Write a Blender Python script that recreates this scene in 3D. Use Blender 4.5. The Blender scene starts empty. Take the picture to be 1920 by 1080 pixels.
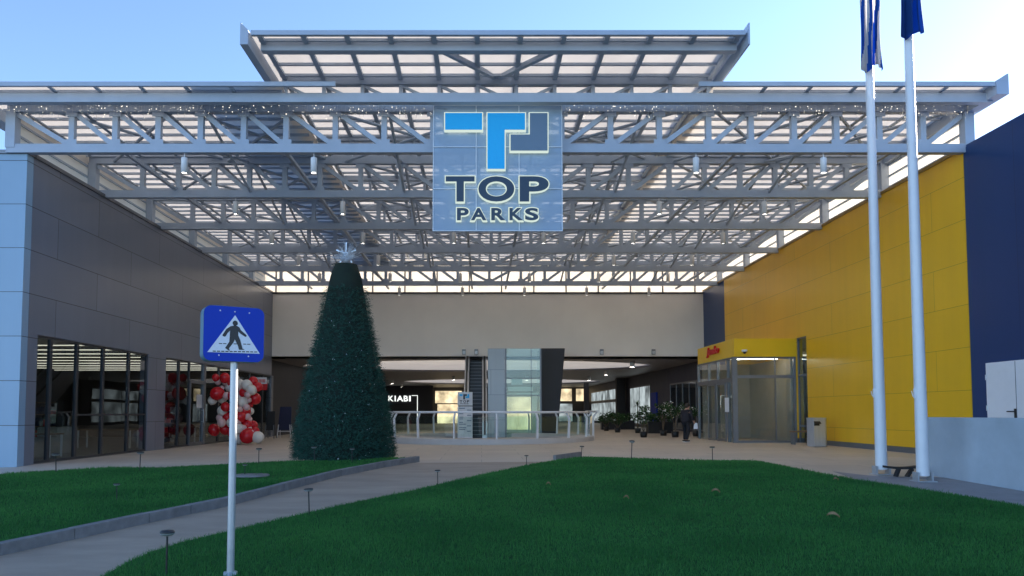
import bpy, bmesh, math, random
import numpy as np
from mathutils import Vector, Matrix
random.seed(7); rng = np.random.default_rng(11)
R = math.radians; PI = math.pi
S = bpy.context.scene
COL = S.collection
# ------------------------------------------------------------------ camera model (photo pixels, 1920 x 1080)
F = 1400.0; VX = 903.0; HY = 773.0; PITCH = R(3.2); CH = 1.36
YP = HY - F*math.tan(PITCH)
def ray(px, py):
    a = (px-VX)/F; b = -(py-YP)/F
    return Vector((a, math.cos(PITCH)-b*math.sin(PITCH), math.sin(PITCH)+b*math.cos(PITCH)))
def U(px, py, D):
    d = ray(px, py); t = D/d.y
    return Vector((d.x*t, D, CH+d.z*t))
def gz(x, y):
    z = 0.0072*max(-16, min(16, x))
    if y < 21: z -= 0.03*(21-max(y, -6))
    return z
def G(px, py, dz=0.0):
    d = ray(px, py); t = 10.0
    for _ in range(40):
        p = d*t
        t = t*0.4 + 0.6*((gz(p.x, p.y)+dz-CH)/d.z)
    p = d*t
    return Vector((p.x, p.y, gz(p.x, p.y)+dz))
def WX(px, X):      # point on a wall plane x = X : depth at that image column (eye height)
    return X*F/(px-VX)
cam = bpy.data.cameras.new('camera'); co = bpy.data.objects.new('camera', cam); COL.objects.link(co)
co.location = (0, 0, CH); co.rotation_euler = (PI/2+PITCH, 0, 0)
cam.sensor_width = 36; cam.lens = F/1920*36; cam.shift_x = (960-VX)/1920; cam.shift_y = (YP-540)/1920
cam.clip_start = 0.05; cam.clip_end = 3000
S.camera = co
# ------------------------------------------------------------------ materials
def nodes(name):
    m = bpy.data.materials.new(name); m.use_nodes = True
    nt = m.node_tree; nt.nodes.clear()
    o = nt.nodes.new('ShaderNodeOutputMaterial')
    return m, nt, o
def N(nt, t, **kw):
    n = nt.nodes.new(t)
    for k, v in kw.items(): setattr(n, k, v)
    return n
def mat(name, col, rough=0.5, metal=0.0, var=0.12, scale=3.0, bump=0.0, bscale=40.0, spec=0.5, stretch=None, coat=0.0):
    m, nt, o = nodes(name); L = nt.links.new
    b = N(nt, 'ShaderNodeBsdfPrincipled')
    b.inputs['Roughness'].default_value = rough; b.inputs['Metallic'].default_value = metal
    b.inputs['Specular IOR Level'].default_value = spec; b.inputs['Coat Weight'].default_value = coat
    tc = N(nt, 'ShaderNodeTexCoord'); mp = N(nt, 'ShaderNodeMapping')
    if stretch: mp.inputs['Scale'].default_value = stretch
    L(tc.outputs['Object'], mp.inputs['Vector'])
    n = N(nt, 'ShaderNodeTexNoise'); n.inputs['Scale'].default_value = scale; n.inputs['Detail'].default_value = 6
    n.inputs['Roughness'].default_value = 0.65
    L(mp.outputs[0], n.inputs['Vector'])
    r = N(nt, 'ShaderNodeMapRange'); r.inputs['From Min'].default_value = 0.25; r.inputs['From Max'].default_value = 0.75
    r.inputs['To Min'].default_value = 1-var; r.inputs['To Max'].default_value = 1+var
    L(n.outputs['Fac'], r.inputs['Value'])
    x = N(nt, 'ShaderNodeMix', data_type='RGBA', blend_type='MULTIPLY'); x.inputs['Factor'].default_value = 1
    x.inputs['A'].default_value = (*col, 1); L(r.outputs[0], x.inputs['B'])
    L(x.outputs['Result'], b.inputs['Base Color'])
    rr = N(nt, 'ShaderNodeMapRange'); rr.inputs['To Min'].default_value = max(0.02, rough-0.08); rr.inputs['To Max'].default_value = min(1, rough+0.08)
    L(n.outputs['Fac'], rr.inputs['Value']); L(rr.outputs[0], b.inputs['Roughness'])
    if bump:
        n2 = N(nt, 'ShaderNodeTexNoise'); n2.inputs['Scale'].default_value = bscale; n2.inputs['Detail'].default_value = 5
        L(mp.outputs[0], n2.inputs['Vector'])
        bp = N(nt, 'ShaderNodeBump'); bp.inputs['Strength'].default_value = bump; bp.inputs['Distance'].default_value = 0.02
        L(n2.outputs['Fac'], bp.inputs['Height']); L(bp.outputs[0], b.inputs['Normal'])
    L(b.outputs[0], o.inputs['Surface'])
    return m
def panel_mat(name, col, axis, w, h, rough=0.35, metal=0.0, joint=0.3, off=0.5, shift=(0, 0), mortar=0.008, var=0.04, wav=0.02, streak=0.035):
    # sheet-metal cladding: panels of w x h metres with dark joints, very slightly uneven from sheet to sheet
    m, nt, o = nodes(name); L = nt.links.new
    b = N(nt, 'ShaderNodeBsdfPrincipled'); b.inputs['Metallic'].default_value = metal
    g = N(nt, 'ShaderNodeNewGeometry'); s = N(nt, 'ShaderNodeSeparateXYZ'); L(g.outputs['Position'], s.inputs[0])
    c = N(nt, 'ShaderNodeCombineXYZ')
    L(s.outputs[{'x': 0, 'y': 1}[axis]], c.inputs[0]); L(s.outputs[1 if axis == 'floor' else 2] if axis != 'floor' else s.outputs[1], c.inputs[1])
    mp = N(nt, 'ShaderNodeMapping'); mp.inputs['Location'].default_value = (shift[0], shift[1], 0); L(c.outputs[0], mp.inputs[0])
    k = N(nt, 'ShaderNodeTexBrick'); k.offset = off; k.squash = 1.0
    for a, v in (('Scale', 1.0), ('Mortar Size', mortar), ('Mortar Smooth', 0.1), ('Brick Width', w), ('Row Height', h), ('Bias', 0.0)): k.inputs[a].default_value = v
    k.inputs['Color1'].default_value = (*[v*(1-var) for v in col], 1); k.inputs['Color2'].default_value = (*[v*(1+var) for v in col], 1)
    k.inputs['Mortar'].default_value = (*[v*joint for v in col], 1)
    L(mp.outputs[0], k.inputs['Vector'])
    n = N(nt, 'ShaderNodeTexNoise'); n.inputs['Scale'].default_value = 0.5; n.inputs['Detail'].default_value = 4; L(g.outputs['Position'], n.inputs['Vector'])
    r = N(nt, 'ShaderNodeMapRange'); r.inputs['From Min'].default_value = 0.2; r.inputs['From Max'].default_value = 0.8
    r.inputs['To Min'].default_value = 0.94; r.inputs['To Max'].default_value = 1.06; L(n.outputs['Fac'], r.inputs['Value'])
    x = N(nt, 'ShaderNodeMix', data_type='RGBA', blend_type='MULTIPLY'); x.inputs['Factor'].default_value = 1
    mp2 = N(nt, 'ShaderNodeMapping'); mp2.inputs['Scale'].default_value = (2.5, 2.5, 0.12); L(g.outputs['Position'], mp2.inputs[0])
    n3 = N(nt, 'ShaderNodeTexNoise'); n3.inputs['Scale'].default_value = 1.0; n3.inputs['Detail'].default_value = 6; L(mp2.outputs[0], n3.inputs['Vector'])
    r3 = N(nt, 'ShaderNodeMapRange'); r3.inputs['From Min'].default_value = 0.3; r3.inputs['From Max'].default_value = 0.7; r3.inputs['To Min'].default_value = 1-streak; r3.inputs['To Max'].default_value = 1+streak*0.7; L(n3.outputs['Fac'], r3.inputs['Value'])
    x3 = N(nt, 'ShaderNodeMath', operation='MULTIPLY'); L(r.outputs[0], x3.inputs[0]); L(r3.outputs[0], x3.inputs[1])      # rain streaks
    L(k.outputs['Color'], x.inputs['A']); L(x3.outputs[0], x.inputs['B']); L(x.outputs['Result'], b.inputs['Base Color'])
    rr = N(nt, 'ShaderNodeMapRange'); rr.inputs['To Min'].default_value = rough-0.02; rr.inputs['To Max'].default_value = rough+0.03
    L(n.outputs['Fac'], rr.inputs['Value']); L(rr.outputs[0], b.inputs['Roughness'])
    n2 = N(nt, 'ShaderNodeTexNoise'); n2.inputs['Scale'].default_value = 0.7; n2.inputs['Detail'].default_value = 1; L(g.outputs['Position'], n2.inputs['Vector'])
    inv = N(nt, 'ShaderNodeMath', operation='MULTIPLY_ADD'); inv.inputs[1].default_value = -0.4; L(k.outputs['Fac'], inv.inputs[0]); L(n2.outputs['Fac'], inv.inputs[2])
    bp = N(nt, 'ShaderNodeBump'); bp.inputs['Strength'].default_value = wav; bp.inputs['Distance'].default_value = 0.05
    L(inv.outputs[0], bp.inputs['Height']); L(bp.outputs[0], b.inputs['Normal'])
    L(b.outputs[0], o.inputs['Surface'])
    return m
def glass_mat(name, tint, ior=1.5, boost=1.0, rough=0.0, haze=0.0, hazecol=(0.7, 0.75, 0.8)):
    m, nt, o = nodes(name); L = nt.links.new
    t = N(nt, 'ShaderNodeBsdfTransparent'); t.inputs['Color'].default_value = (*tint, 1)
    g = N(nt, 'ShaderNodeBsdfGlossy'); g.inputs['Roughness'].default_value = rough; g.inputs['Color'].default_value = (0.95, 0.97, 1, 1)
    f = N(nt, 'ShaderNodeFresnel'); gg = N(nt, 'ShaderNodeNewGeometry')      # same reflectance on both faces of the pane
    io = N(nt, 'ShaderNodeMapRange'); io.inputs['To Min'].default_value = ior; io.inputs['To Max'].default_value = 1/ior; L(gg.outputs['Backfacing'], io.inputs['Value']); L(io.outputs[0], f.inputs['IOR'])
    k = N(nt, 'ShaderNodeMath', operation='MULTIPLY', use_clamp=True); k.inputs[1].default_value = boost; L(f.outputs[0], k.inputs[0])
    x = N(nt, 'ShaderNodeMixShader'); L(k.outputs[0], x.inputs[0]); L(t.outputs[0], x.inputs[1]); L(g.outputs[0], x.inputs[2])
    tc = N(nt, 'ShaderNodeTexCoord'); n = N(nt, 'ShaderNodeTexNoise'); n.inputs['Scale'].default_value = 0.7; n.inputs['Detail'].default_value = 0; L(tc.outputs['Object'], n.inputs['Vector'])
    bp = N(nt, 'ShaderNodeBump'); bp.inputs['Strength'].default_value = 0.03; bp.inputs['Distance'].default_value = 0.1; L(n.outputs['Fac'], bp.inputs['Height']); L(bp.outputs[0], g.inputs['Normal'])
    out = x
    if haze:
        d = N(nt, 'ShaderNodeBsdfDiffuse'); d.inputs['Color'].default_value = (*hazecol, 1)
        x2 = N(nt, 'ShaderNodeMixShader'); x2.inputs[0].default_value = haze; L(x.outputs[0], x2.inputs[1]); L(d.outputs[0], x2.inputs[2]); out = x2
    L(out.outputs[0], o.inputs['Surface'])
    return m
def translucent_mat(name, col, fac=0.55):
    m, nt, o = nodes(name); L = nt.links.new
    d = N(nt, 'ShaderNodeBsdfDiffuse'); t = N(nt, 'ShaderNodeBsdfTranslucent')
    tc = N(nt, 'ShaderNodeTexCoord'); n = N(nt, 'ShaderNodeTexNoise'); n.inputs['Scale'].default_value = 0.8; n.inputs['Detail'].default_value = 5; L(tc.outputs['Object'], n.inputs['Vector'])
    r = N(nt, 'ShaderNodeMapRange'); r.inputs['To Min'].default_value = 0.85; r.inputs['To Max'].default_value = 1.1; L(n.outputs['Fac'], r.inputs['Value'])
    x = N(nt, 'ShaderNodeMix', data_type='RGBA', blend_type='MULTIPLY'); x.inputs['Factor'].default_value = 1; x.inputs['A'].default_value = (*col, 1); L(r.outputs[0], x.inputs['B'])
    L(x.outputs['Result'], d.inputs['Color']); L(x.outputs['Result'], t.inputs['Color'])
    s = N(nt, 'ShaderNodeMixShader'); s.inputs[0].default_value = fac; L(d.outputs[0], s.inputs[1]); L(t.outputs[0], s.inputs[2])
    L(s.outputs[0], o.inputs['Surface'])
    return m
def leaf_mat(name, c1, c2, scale=2.5, rough=0.5, trans=0.25):
    m, nt, o = nodes(name); L = nt.links.new
    b = N(nt, 'ShaderNodeBsdfPrincipled'); b.inputs['Roughness'].default_value = rough; b.inputs['Specular IOR Level'].default_value = 0.25
    g = N(nt, 'ShaderNodeNewGeometry'); n = N(nt, 'ShaderNodeTexNoise'); n.inputs['Scale'].default_value = scale; n.inputs['Detail'].default_value = 4; L(g.outputs['Position'], n.inputs['Vector'])
    w = N(nt, 'ShaderNodeTexWhiteNoise', noise_dimensions='1D'); L(g.outputs['Random Per Island'], w.inputs['W'])
    a = N(nt, 'ShaderNodeMath', operation='MULTIPLY_ADD'); a.inputs[1].default_value = 0.45; L(w.outputs['Value'], a.inputs[0]); L(n.outputs['Fac'], a.inputs[2])
    r = N(nt, 'ShaderNodeMapRange'); r.inputs['From Min'].default_value = 0.4; r.inputs['From Max'].default_value = 1.0; L(a.outputs[0], r.inputs['Value'])
    x = N(nt, 'ShaderNodeMix', data_type='RGBA'); x.inputs['A'].default_value = (*c1, 1); x.inputs['B'].default_value = (*c2, 1); L(r.outputs[0], x.inputs['Factor'])
    L(x.outputs['Result'], b.inputs['Base Color'])
    t = N(nt, 'ShaderNodeBsdfTranslucent'); L(x.outputs['Result'], t.inputs['Color'])
    s = N(nt, 'ShaderNodeMixShader'); s.inputs[0].default_value = trans; L(b.outputs[0], s.inputs[1]); L(t.outputs[0], s.inputs[2]); L(s.outputs[0], o.inputs['Surface'])
    return m
def emit_mat(name, col, st, var=0.0, scale=1.0):
    m, nt, o = nodes(name); L = nt.links.new
    e = N(nt, 'ShaderNodeEmission'); e.inputs['Color'].default_value = (*col, 1); e.inputs['Strength'].default_value = st
    if var:
        tc = N(nt, 'ShaderNodeTexCoord'); n = N(nt, 'ShaderNodeTexNoise'); n.inputs['Scale'].default_value = scale; L(tc.outputs['Object'], n.inputs['Vector'])
        r = N(nt, 'ShaderNodeMapRange'); r.inputs['From Min'].default_value = 0.3; r.inputs['From Max'].default_value = 0.7; r.inputs['To Min'].default_value = st*(1-var); r.inputs['To Max'].default_value = st*(1+var)
        L(n.outputs['Fac'], r.inputs['Value']); L(r.outputs[0], e.inputs['Strength'])
    L(e.outputs[0], o.inputs['Surface'])
    return m
M = {}
M['steel'] = mat('painted_steel', (0.38, 0.45, 0.55), 0.45, 0, 0.08, 1.5)
M['poly'] = translucent_mat('polycarbonate', (0.74, 0.715, 0.69), 0.7)
M['clere'] = translucent_mat('translucent_wall', (0.88, 0.84, 0.78), 0.55)
M['beige'] = panel_mat('beige_wall', (0.88, 0.83, 0.76), 'x', 60, 40, 0.6, 0, 0.8, wav=0.02, streak=0.008)
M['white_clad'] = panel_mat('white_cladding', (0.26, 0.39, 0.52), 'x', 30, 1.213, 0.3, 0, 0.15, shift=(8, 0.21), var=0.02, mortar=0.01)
M['dark_clad'] = panel_mat('charcoal_cladding', (0.195, 0.215, 0.27), 'y', 4.6, 1.213, 0.33, 0.2, 0.2, shift=(1.2, 0.21), var=0.07, mortar=0.01)
M['yellow'] = panel_mat('yellow_cladding', (0.80, 0.45, 0.010), 'y', 6.4, 1.17, 0.36, 0, 0.45, shift=(0.7, 0.38), var=0.02, mortar=0.007)
M['blue'] = panel_mat('blue_cladding', (0.006, 0.038, 0.135), 'y', 3.4, 30, 0.42, 0, 0.5, shift=(0.4, 5), var=0.03, mortar=0.007)
M['fascia_yellow'] = mat('fascia_yellow', (0.85, 0.52, 0.010), 0.35, 0, 0.04, 1)
M['plaza'] = None
M['alu'] = mat('grey_aluminium', (0.20, 0.21, 0.23), 0.4, 0.6, 0.1, 2)
M['dark_alu'] = mat('dark_aluminium', (0.06, 0.062, 0.07), 0.4, 0.5, 0.1, 2)
M['white_paint'] = mat('white_paint', (0.75, 0.76, 0.78), 0.35, 0, 0.05, 2)
M['glass'] = glass_mat('window_glass', (0.80, 0.85, 0.85), 1.5, 0.7)
M['clear_glass'] = glass_mat('clear_glass', (0.90, 0.96, 0.94), 1.5, 0.8)
M['lift_glass'] = glass_mat('lift_glass', (0.82, 0.93, 0.89), 1.5, 1.2, haze=0.12, hazecol=(0.6, 0.75, 0.72))
M['sign_glass'] = glass_mat('sign_glass', (0.85, 0.92, 0.97), 1.5, 1.2, haze=0.46, hazecol=(0.44, 0.57, 0.71))
M['galv'] = mat('galvanised', (0.5, 0.52, 0.54), 0.4, 0.5, 0.12, 6)
M['stainless'] = mat('brushed_steel', (0.55, 0.57, 0.60), 0.32, 0.6, 0.1, 8, stretch=(1, 1, 0.1))
M['black'] = mat('black_plastic', (0.015, 0.016, 0.018), 0.4, 0, 0.2, 8)
M['black_wood'] = mat('black_wood', (0.02, 0.019, 0.02), 0.5, 0, 0.3, 8)
M['dark_wall'] = mat('dark_wall', (0.035, 0.036, 0.045), 0.6, 0, 0.1, 1)
M['navy_wall'] = mat('navy_wall', (0.02, 0.026, 0.06), 0.5, 0, 0.1, 1)
M['ceil'] = mat('hall_ceiling', (0.26, 0.25, 0.25), 0.5, 0, 0.1, 1)
M['ceil_white'] = mat('pale_plaster', (0.88, 0.86, 0.83), 0.6, 0, 0.05, 1)
M['concrete'] = mat('concrete', (0.19, 0.185, 0.18), 0.85, 0, 0.3, 4, 0.4, 60)
M['pathm'] = mat('path_concrete', (0.36, 0.285, 0.21), 0.75, 0, 0.22, 1.1, 0.3, 90, stretch=(0.6, 1.6, 1))
M['pavem'] = mat('paving', (0.26, 0.25, 0.245), 0.7, 0, 0.2, 2.0, 0.3, 80)
M['soil'] = mat('turf_soil', (0.02, 0.085, 0.022), 0.95, 0, 0.35, 5, 0.6, 50, spec=0.1)
M['grass'] = leaf_mat('grass_blade', (0.022, 0.128, 0.026), (0.07, 0.26, 0.055), 0.55, 0.6, 0.25)
M['needle'] = leaf_mat('fir_needle', (0.008, 0.046, 0.034), (0.032, 0.12, 0.088), 5, 0.55, 0.1)
M['core'] = mat('tree_core', (0.006, 0.018, 0.011), 0.9, 0, 0.4, 8)
M['leaf'] = leaf_mat('pot_leaf', (0.012, 0.04, 0.012), (0.05, 0.12, 0.04), 5, 0.45, 0.2)
M['palm'] = leaf_mat('yucca_leaf', (0.015, 0.035, 0.015), (0.05, 0.09, 0.03), 5, 0.45, 0.2)
M['flower'] = mat('white_petal', (0.8, 0.8, 0.76), 0.6)
M['bark'] = mat('bark', (0.16, 0.12, 0.08), 0.9, 0, 0.3, 20)
M['sign_blue'] = mat('sign_blue', (0.003, 0.04, 0.42), 0.5, 0, 0.05, 3, spec=0.25)
M['sign_white'] = mat('reflective_white', (0.72, 0.75, 0.8), 0.45, 0, 0.1, 120)
M['sign_black'] = mat('sign_black', (0.012, 0.012, 0.016), 0.4)
M['sign_side'] = mat('sign_side', (0.10, 0.20, 0.26), 0.4, 0.2)
M['logo_blue'] = mat('logo_blue', (0.0, 0.46, 0.88), 0.35, 0, 0.02)
M['logo_grey'] = mat('logo_grey', (0.13, 0.20, 0.28), 0.35, 0, 0.02)
M['logo_dark'] = mat('logo_dark', (0.02, 0.045, 0.08), 0.35, 0, 0.02)
M['logo_edge'] = emit_mat('lit_letter_edge', (0.80, 0.95, 0.86), 0.2)
M['red_letter'] = mat('red_letter', (0.65, 0.012, 0.015), 0.35)
M['b_red'] = mat('red_balloon', (0.62, 0.012, 0.02), 0.25, 0, 0.05, 3)
M['b_white'] = mat('cream_balloon', (0.75, 0.70, 0.62), 0.3, 0, 0.05, 3)
M['b_pink'] = mat('pink_balloon', (0.72, 0.48, 0.46), 0.3, 0, 0.05, 3)
M['flag_blue'] = leaf_mat('flag_blue', (0.02, 0.13, 0.5), (0.03, 0.17, 0.55), 1, 0.7, 0.6)
M['flag_white'] = leaf_mat('flag_white', (0.7, 0.68, 0.68), (0.75, 0.73, 0.72), 1, 0.7, 0.6)
M['flag_navy'] = leaf_mat('flag_navy', (0.02, 0.09, 0.32), (0.03, 0.12, 0.40), 1, 0.7, 0.6)
M['flag_gold'] = leaf_mat('flag_gold', (0.2, 0.19, 0.06), (0.25, 0.23, 0.08), 1, 0.7, 0.4)
M['wood'] = mat('warm_wood', (0.22, 0.13, 0.07), 0.5, 0, 0.25, 6)
M['navy'] = mat('navy_board', (0.008, 0.012, 0.05), 0.5)
M['warm_lit'] = emit_mat('warm_glow', (1.0, 0.80, 0.50), 0.24, 0.6, 0.9)  # emission imitates sunlit walls far back; also on the lift panel
M['pale_lit'] = emit_mat('pale_glow', (0.80, 0.92, 0.95), 0.10, 0.7, 0.7)
M['lamp'] = emit_mat('lamp_glow', (1.0, 0.93, 0.8), 5.0)
M['down'] = emit_mat('fill_downlight_glow', (1.0, 0.90, 0.75), 60.0)
M['tube'] = emit_mat('light_strip', (1.0, 0.9, 0.72), 0.28)
M['bulb'] = emit_mat('fairy_bulb', (1.0, 0.93, 0.78), 0.45)
M['letter_lit'] = emit_mat('lit_white_letter', (0.95, 1.0, 0.95), 0.36)
M['cloth'] = mat('dark_coat', (0.018, 0.016, 0.022), 0.9, 0, 0.3, 10)
M['trouser'] = mat('dark_trousers', (0.012, 0.013, 0.018), 0.9, 0, 0.3, 10)
M['skin'] = mat('skin', (0.42, 0.24, 0.17), 0.5)
M['hair'] = mat('dark_hair', (0.02, 0.014, 0.01), 0.6)
M['paper'] = mat('paper', (0.75, 0.77, 0.8), 0.6, 0, 0.03)
M['leafdry'] = mat('dry_leaf', (0.30, 0.19, 0.09), 0.8, 0, 0.3, 20)
M['silver'] = mat('silver_glitter', (0.7, 0.76, 0.82), 0.3, 0.5, 0.3, 60)
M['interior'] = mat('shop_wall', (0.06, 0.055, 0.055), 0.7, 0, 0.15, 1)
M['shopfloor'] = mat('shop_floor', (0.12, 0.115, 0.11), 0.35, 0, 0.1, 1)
M['counter'] = mat('white_counter', (0.38, 0.36, 0.33), 0.5)
M['screenwhite'] = mat('white_card', (0.7, 0.72, 0.75), 0.5)
def plaza_material():
    m, nt, o = nodes('plaza_tiles'); L = nt.links.new
    b = N(nt, 'ShaderNodeBsdfPrincipled')
    g = N(nt, 'ShaderNodeNewGeometry')
    k = N(nt, 'ShaderNodeTexBrick'); k.offset = 0.5
    for a, v in (('Scale', 1.0), ('Mortar Size', 0.011), ('Mortar Smooth', 0.2), ('Brick Width', 2.4), ('Row Height', 1.2), ('Bias', 0.0)): k.inputs[a].default_value = v
    c = (0.53, 0.455, 0.365)
    k.inputs['Color1'].default_value = (*[v*0.95 for v in c], 1); k.inputs['Color2'].default_value = (*[v*1.05 for v in c], 1); k.inputs['Mortar'].default_value = (*[v*0.6 for v in c], 1)
    L(g.outputs['Position'], k.inputs['Vector'])
    n = N(nt, 'ShaderNodeTexNoise'); n.inputs['Scale'].default_value = 0.6; n.inputs['Detail'].default_value = 8; n.inputs['Roughness'].default_value = 0.7; L(g.outputs['Position'], n.inputs['Vector'])
    r = N(nt, 'ShaderNodeMapRange'); r.inputs['From Min'].default_value = 0.25; r.inputs['From Max'].default_value = 0.75; r.inputs['To Min'].default_value = 0.82; r.inputs['To Max'].default_value = 1.12; L(n.outputs['Fac'], r.inputs['Value'])
    x = N(nt, 'ShaderNodeMix', data_type='RGBA', blend_type='MULTIPLY'); x.inputs['Factor'].default_value = 1; L(k.outputs['Color'], x.inputs['A']); L(r.outputs[0], x.inputs['B'])
    L(x.outputs['Result'], b.inputs['Base Color'])
    rr = N(nt, 'ShaderNodeMapRange'); rr.inputs['To Min'].default_value = 0.38; rr.inputs['To Max'].default_value = 0.62; L(n.outputs['Fac'], rr.inputs['Value']); L(rr.outputs[0], b.inputs['Roughness'])
    L(b.outputs[0], o.inputs['Surface'])
    return m
M['plaza'] = plaza_material()
# ------------------------------------------------------------------ mesh helpers
class MB:
    def __init__(s): s.v = []; s.f = []; s.mi = []; s.sm = []; s.cur = 0; s.smooth = False
    def add(s, vs, fs):
        o = len(s.v); s.v += [tuple(v) for v in vs]
        for f in fs: s.f.append(tuple(i+o for i in f)); s.mi.append(s.cur); s.sm.append(s.smooth)
        return s
    def box(s, x0, x1, y0, y1, z0, z1):
        return s.add([(x0,y0,z0),(x1,y0,z0),(x1,y1,z0),(x0,y1,z0),(x0,y0,z1),(x1,y0,z1),(x1,y1,z1),(x0,y1,z1)],
                     [(0,3,2,1),(4,5,6,7),(0,1,5,4),(1,2,6,5),(2,3,7,6),(3,0,4,7)])
    def beam(s, p, q, w, h, up=(0,0,1)):
        p = Vector(p); q = Vector(q); d = (q-p).normalized(); up = Vector(up)
        if abs(d.dot(up)) > 0.98: up = Vector((0,1,0))
        a = d.cross(up).normalized()*(w/2); b = a.cross(d).normalized()*(h/2)
        vs = [p-a-b, p+a-b, p+a+b, p-a+b, q-a-b, q+a-b, q+a+b, q-a+b]
        return s.add(vs, [(0,1,2,3),(7,6,5,4),(0,4,5,1),(1,5,6,2),(2,6,7,3),(3,7,4,0)])
    def tube(s, pts, r, n=10, cap=True):
        pts = [Vector(p) for p in pts]; rs = r if isinstance(r, (list, tuple)) else [r]*len(pts)
        vs = []; fs = []; ref = None
        for i, p in enumerate(pts):
            d = (pts[min(i+1, len(pts)-1)]-pts[max(i-1, 0)]).normalized()
            if ref is None: ref = Vector((1,0,0)) if abs(d.x) < 0.9 else Vector((0,1,0))
            a = (ref - d*ref.dot(d)).normalized(); b = d.cross(a); ref = a
            vs += [p + (a*math.cos(2*PI*k/n)+b*math.sin(2*PI*k/n))*rs[i] for k in range(n)]
        for i in range(len(pts)-1):
            for k in range(n): fs.append((i*n+k, i*n+(k+1)%n, (i+1)*n+(k+1)%n, (i+1)*n+k))
        old = s.smooth; s.smooth = True; s.add(vs, fs); s.smooth = old
        if cap:
            m = len(pts)-1
            s.add(vs[:n], [tuple(reversed(range(n)))]); s.add(vs[m*n:], [tuple(range(n))])
        return s
    def lathe(s, prof, c=(0,0,0), n=16):
        c = Vector(c); vs = []; fs = []
        for (r, z) in prof: vs += [c+Vector((r*math.cos(2*PI*k/n), r*math.sin(2*PI*k/n), z)) for k in range(n)]
        for i in range(len(prof)-1):
            for k in range(n): fs.append((i*n+k, i*n+(k+1)%n, (i+1)*n+(k+1)%n, (i+1)*n+k))
        old = s.smooth; s.smooth = True; s.add(vs, fs); s.smooth = old
        return s
    def prism(s, poly, to3, depth):      # poly in 2D, to3(u,v,w) -> 3D, w in [0, depth]
        n = len(poly); area = sum(poly[i][0]*poly[(i+1)%n][1]-poly[(i+1)%n][0]*poly[i][1] for i in range(n))
        if area < 0: poly = poly[::-1]
        vs = [to3(u, v, 0) for u, v in poly] + [to3(u, v, depth) for u, v in poly]
        fs = [tuple(range(n)), tuple(reversed(range(n, 2*n)))] + [(i, i+n, (i+1)%n+n, (i+1)%n) for i in range(n)]
        return s.add(vs, fs)
    def ball(s, c, r, squash=1.0, n=14, m=9, tip=0.0):
        prof = []
        for i in range(m+1):
            a = -PI/2 + PI*i/m
            prof.append((max(0.0005, r*math.cos(a)), r*squash*math.sin(a) - (tip*r if i == 0 else 0)))
        return s.lathe(prof, c, n)
    def build(s, name, mats, parent=None, bevel=0, tri=False):
        me = bpy.data.meshes.new(name); me.from_pydata(s.v, [], s.f)
        for m in (mats if isinstance(mats, (list, tuple)) else [mats]): me.materials.append(m)
        me.polygons.foreach_set('material_index', s.mi); me.polygons.foreach_set('use_smooth', s.sm)
        if tri or any(len(f) > 4 for f in s.f):
            bm = bmesh.new(); bm.from_mesh(me); bmesh.ops.recalc_face_normals(bm, faces=bm.faces)
            bmesh.ops.triangulate(bm, faces=[f for f in bm.faces if len(f.verts) > 4]); bm.to_mesh(me); bm.free()
        me.update()
        return link(name, me, parent, bevel)
def link(name, me, parent=None, bevel=0):
    o = bpy.data.objects.new(name, me); COL.objects.link(o)
    if parent is not None:
        o.parent = parent
        o.matrix_parent_inverse = parent.matrix_basis.inverted() if parent.parent is None else Matrix()
        if parent.parent is not None:
            o.matrix_parent_inverse = parent.parent.matrix_basis.inverted() if parent.matrix_parent_inverse != Matrix() else Matrix()
    if bevel:
        b = o.modifiers.new('edge', 'BEVEL'); b.width = bevel; b.segments = 2; b.limit_method = 'ANGLE'; b.angle_limit = R(40)
    return o
def tag(o, label, cat, group=None):
    o['label'] = label; o['category'] = cat
    if group: o['group'] = group
    return o
def thing(name, label, cat, loc=(0,0,0), rz=0, group=None):
    # an Empty whose parts are built in the Empty's own coordinates when loc is the origin, else in world coordinates
    o = bpy.data.objects.new(name, None); COL.objects.link(o); o.location = loc; o.rotation_euler = (0, 0, rz); o.empty_display_size = 0.1
    return tag(o, label, cat, group)
def local(name, mb, mats, parent, bevel=0):       # part modelled in the parent's own coordinates
    o = mb.build(name, mats, None, bevel); o.parent = parent
    return o
def copy_tree(o, parent=None):
    c = o.copy(); COL.objects.link(c)
    if parent is not None: c.parent = parent
    for ch in list(o.children): copy_tree(ch, c)
    return c
def struct(o): o['kind'] = 'structure'; return o
def text_mesh(ch, w, h, off=0.0, ext=0.0, shear=0.0):
    cu = bpy.data.curves.new('letter', 'FONT'); cu.body = ch; cu.size = 1; cu.offset = off; cu.extrude = ext; cu.shear = shear; cu.resolution_u = 6
    to = bpy.data.objects.new('letter', cu); COL.objects.link(to)
    dg = bpy.context.evaluated_depsgraph_get(); me = bpy.data.meshes.new_from_object(to.evaluated_get(dg))
    vs = [v.co.copy() for v in me.vertices]; fs = [tuple(p.vertices) for p in me.polygons]
    bpy.data.objects.remove(to); bpy.data.curves.remove(cu); bpy.data.meshes.remove(me)
    x0 = min(v.x for v in vs); x1 = max(v.x for v in vs); y0 = min(v.y for v in vs); y1 = max(v.y for v in vs)
    return [((v.x-x0)/(x1-x0)*w, (v.y-y0)/(y1-y0)*h, v.z) for v in vs], fs
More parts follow.
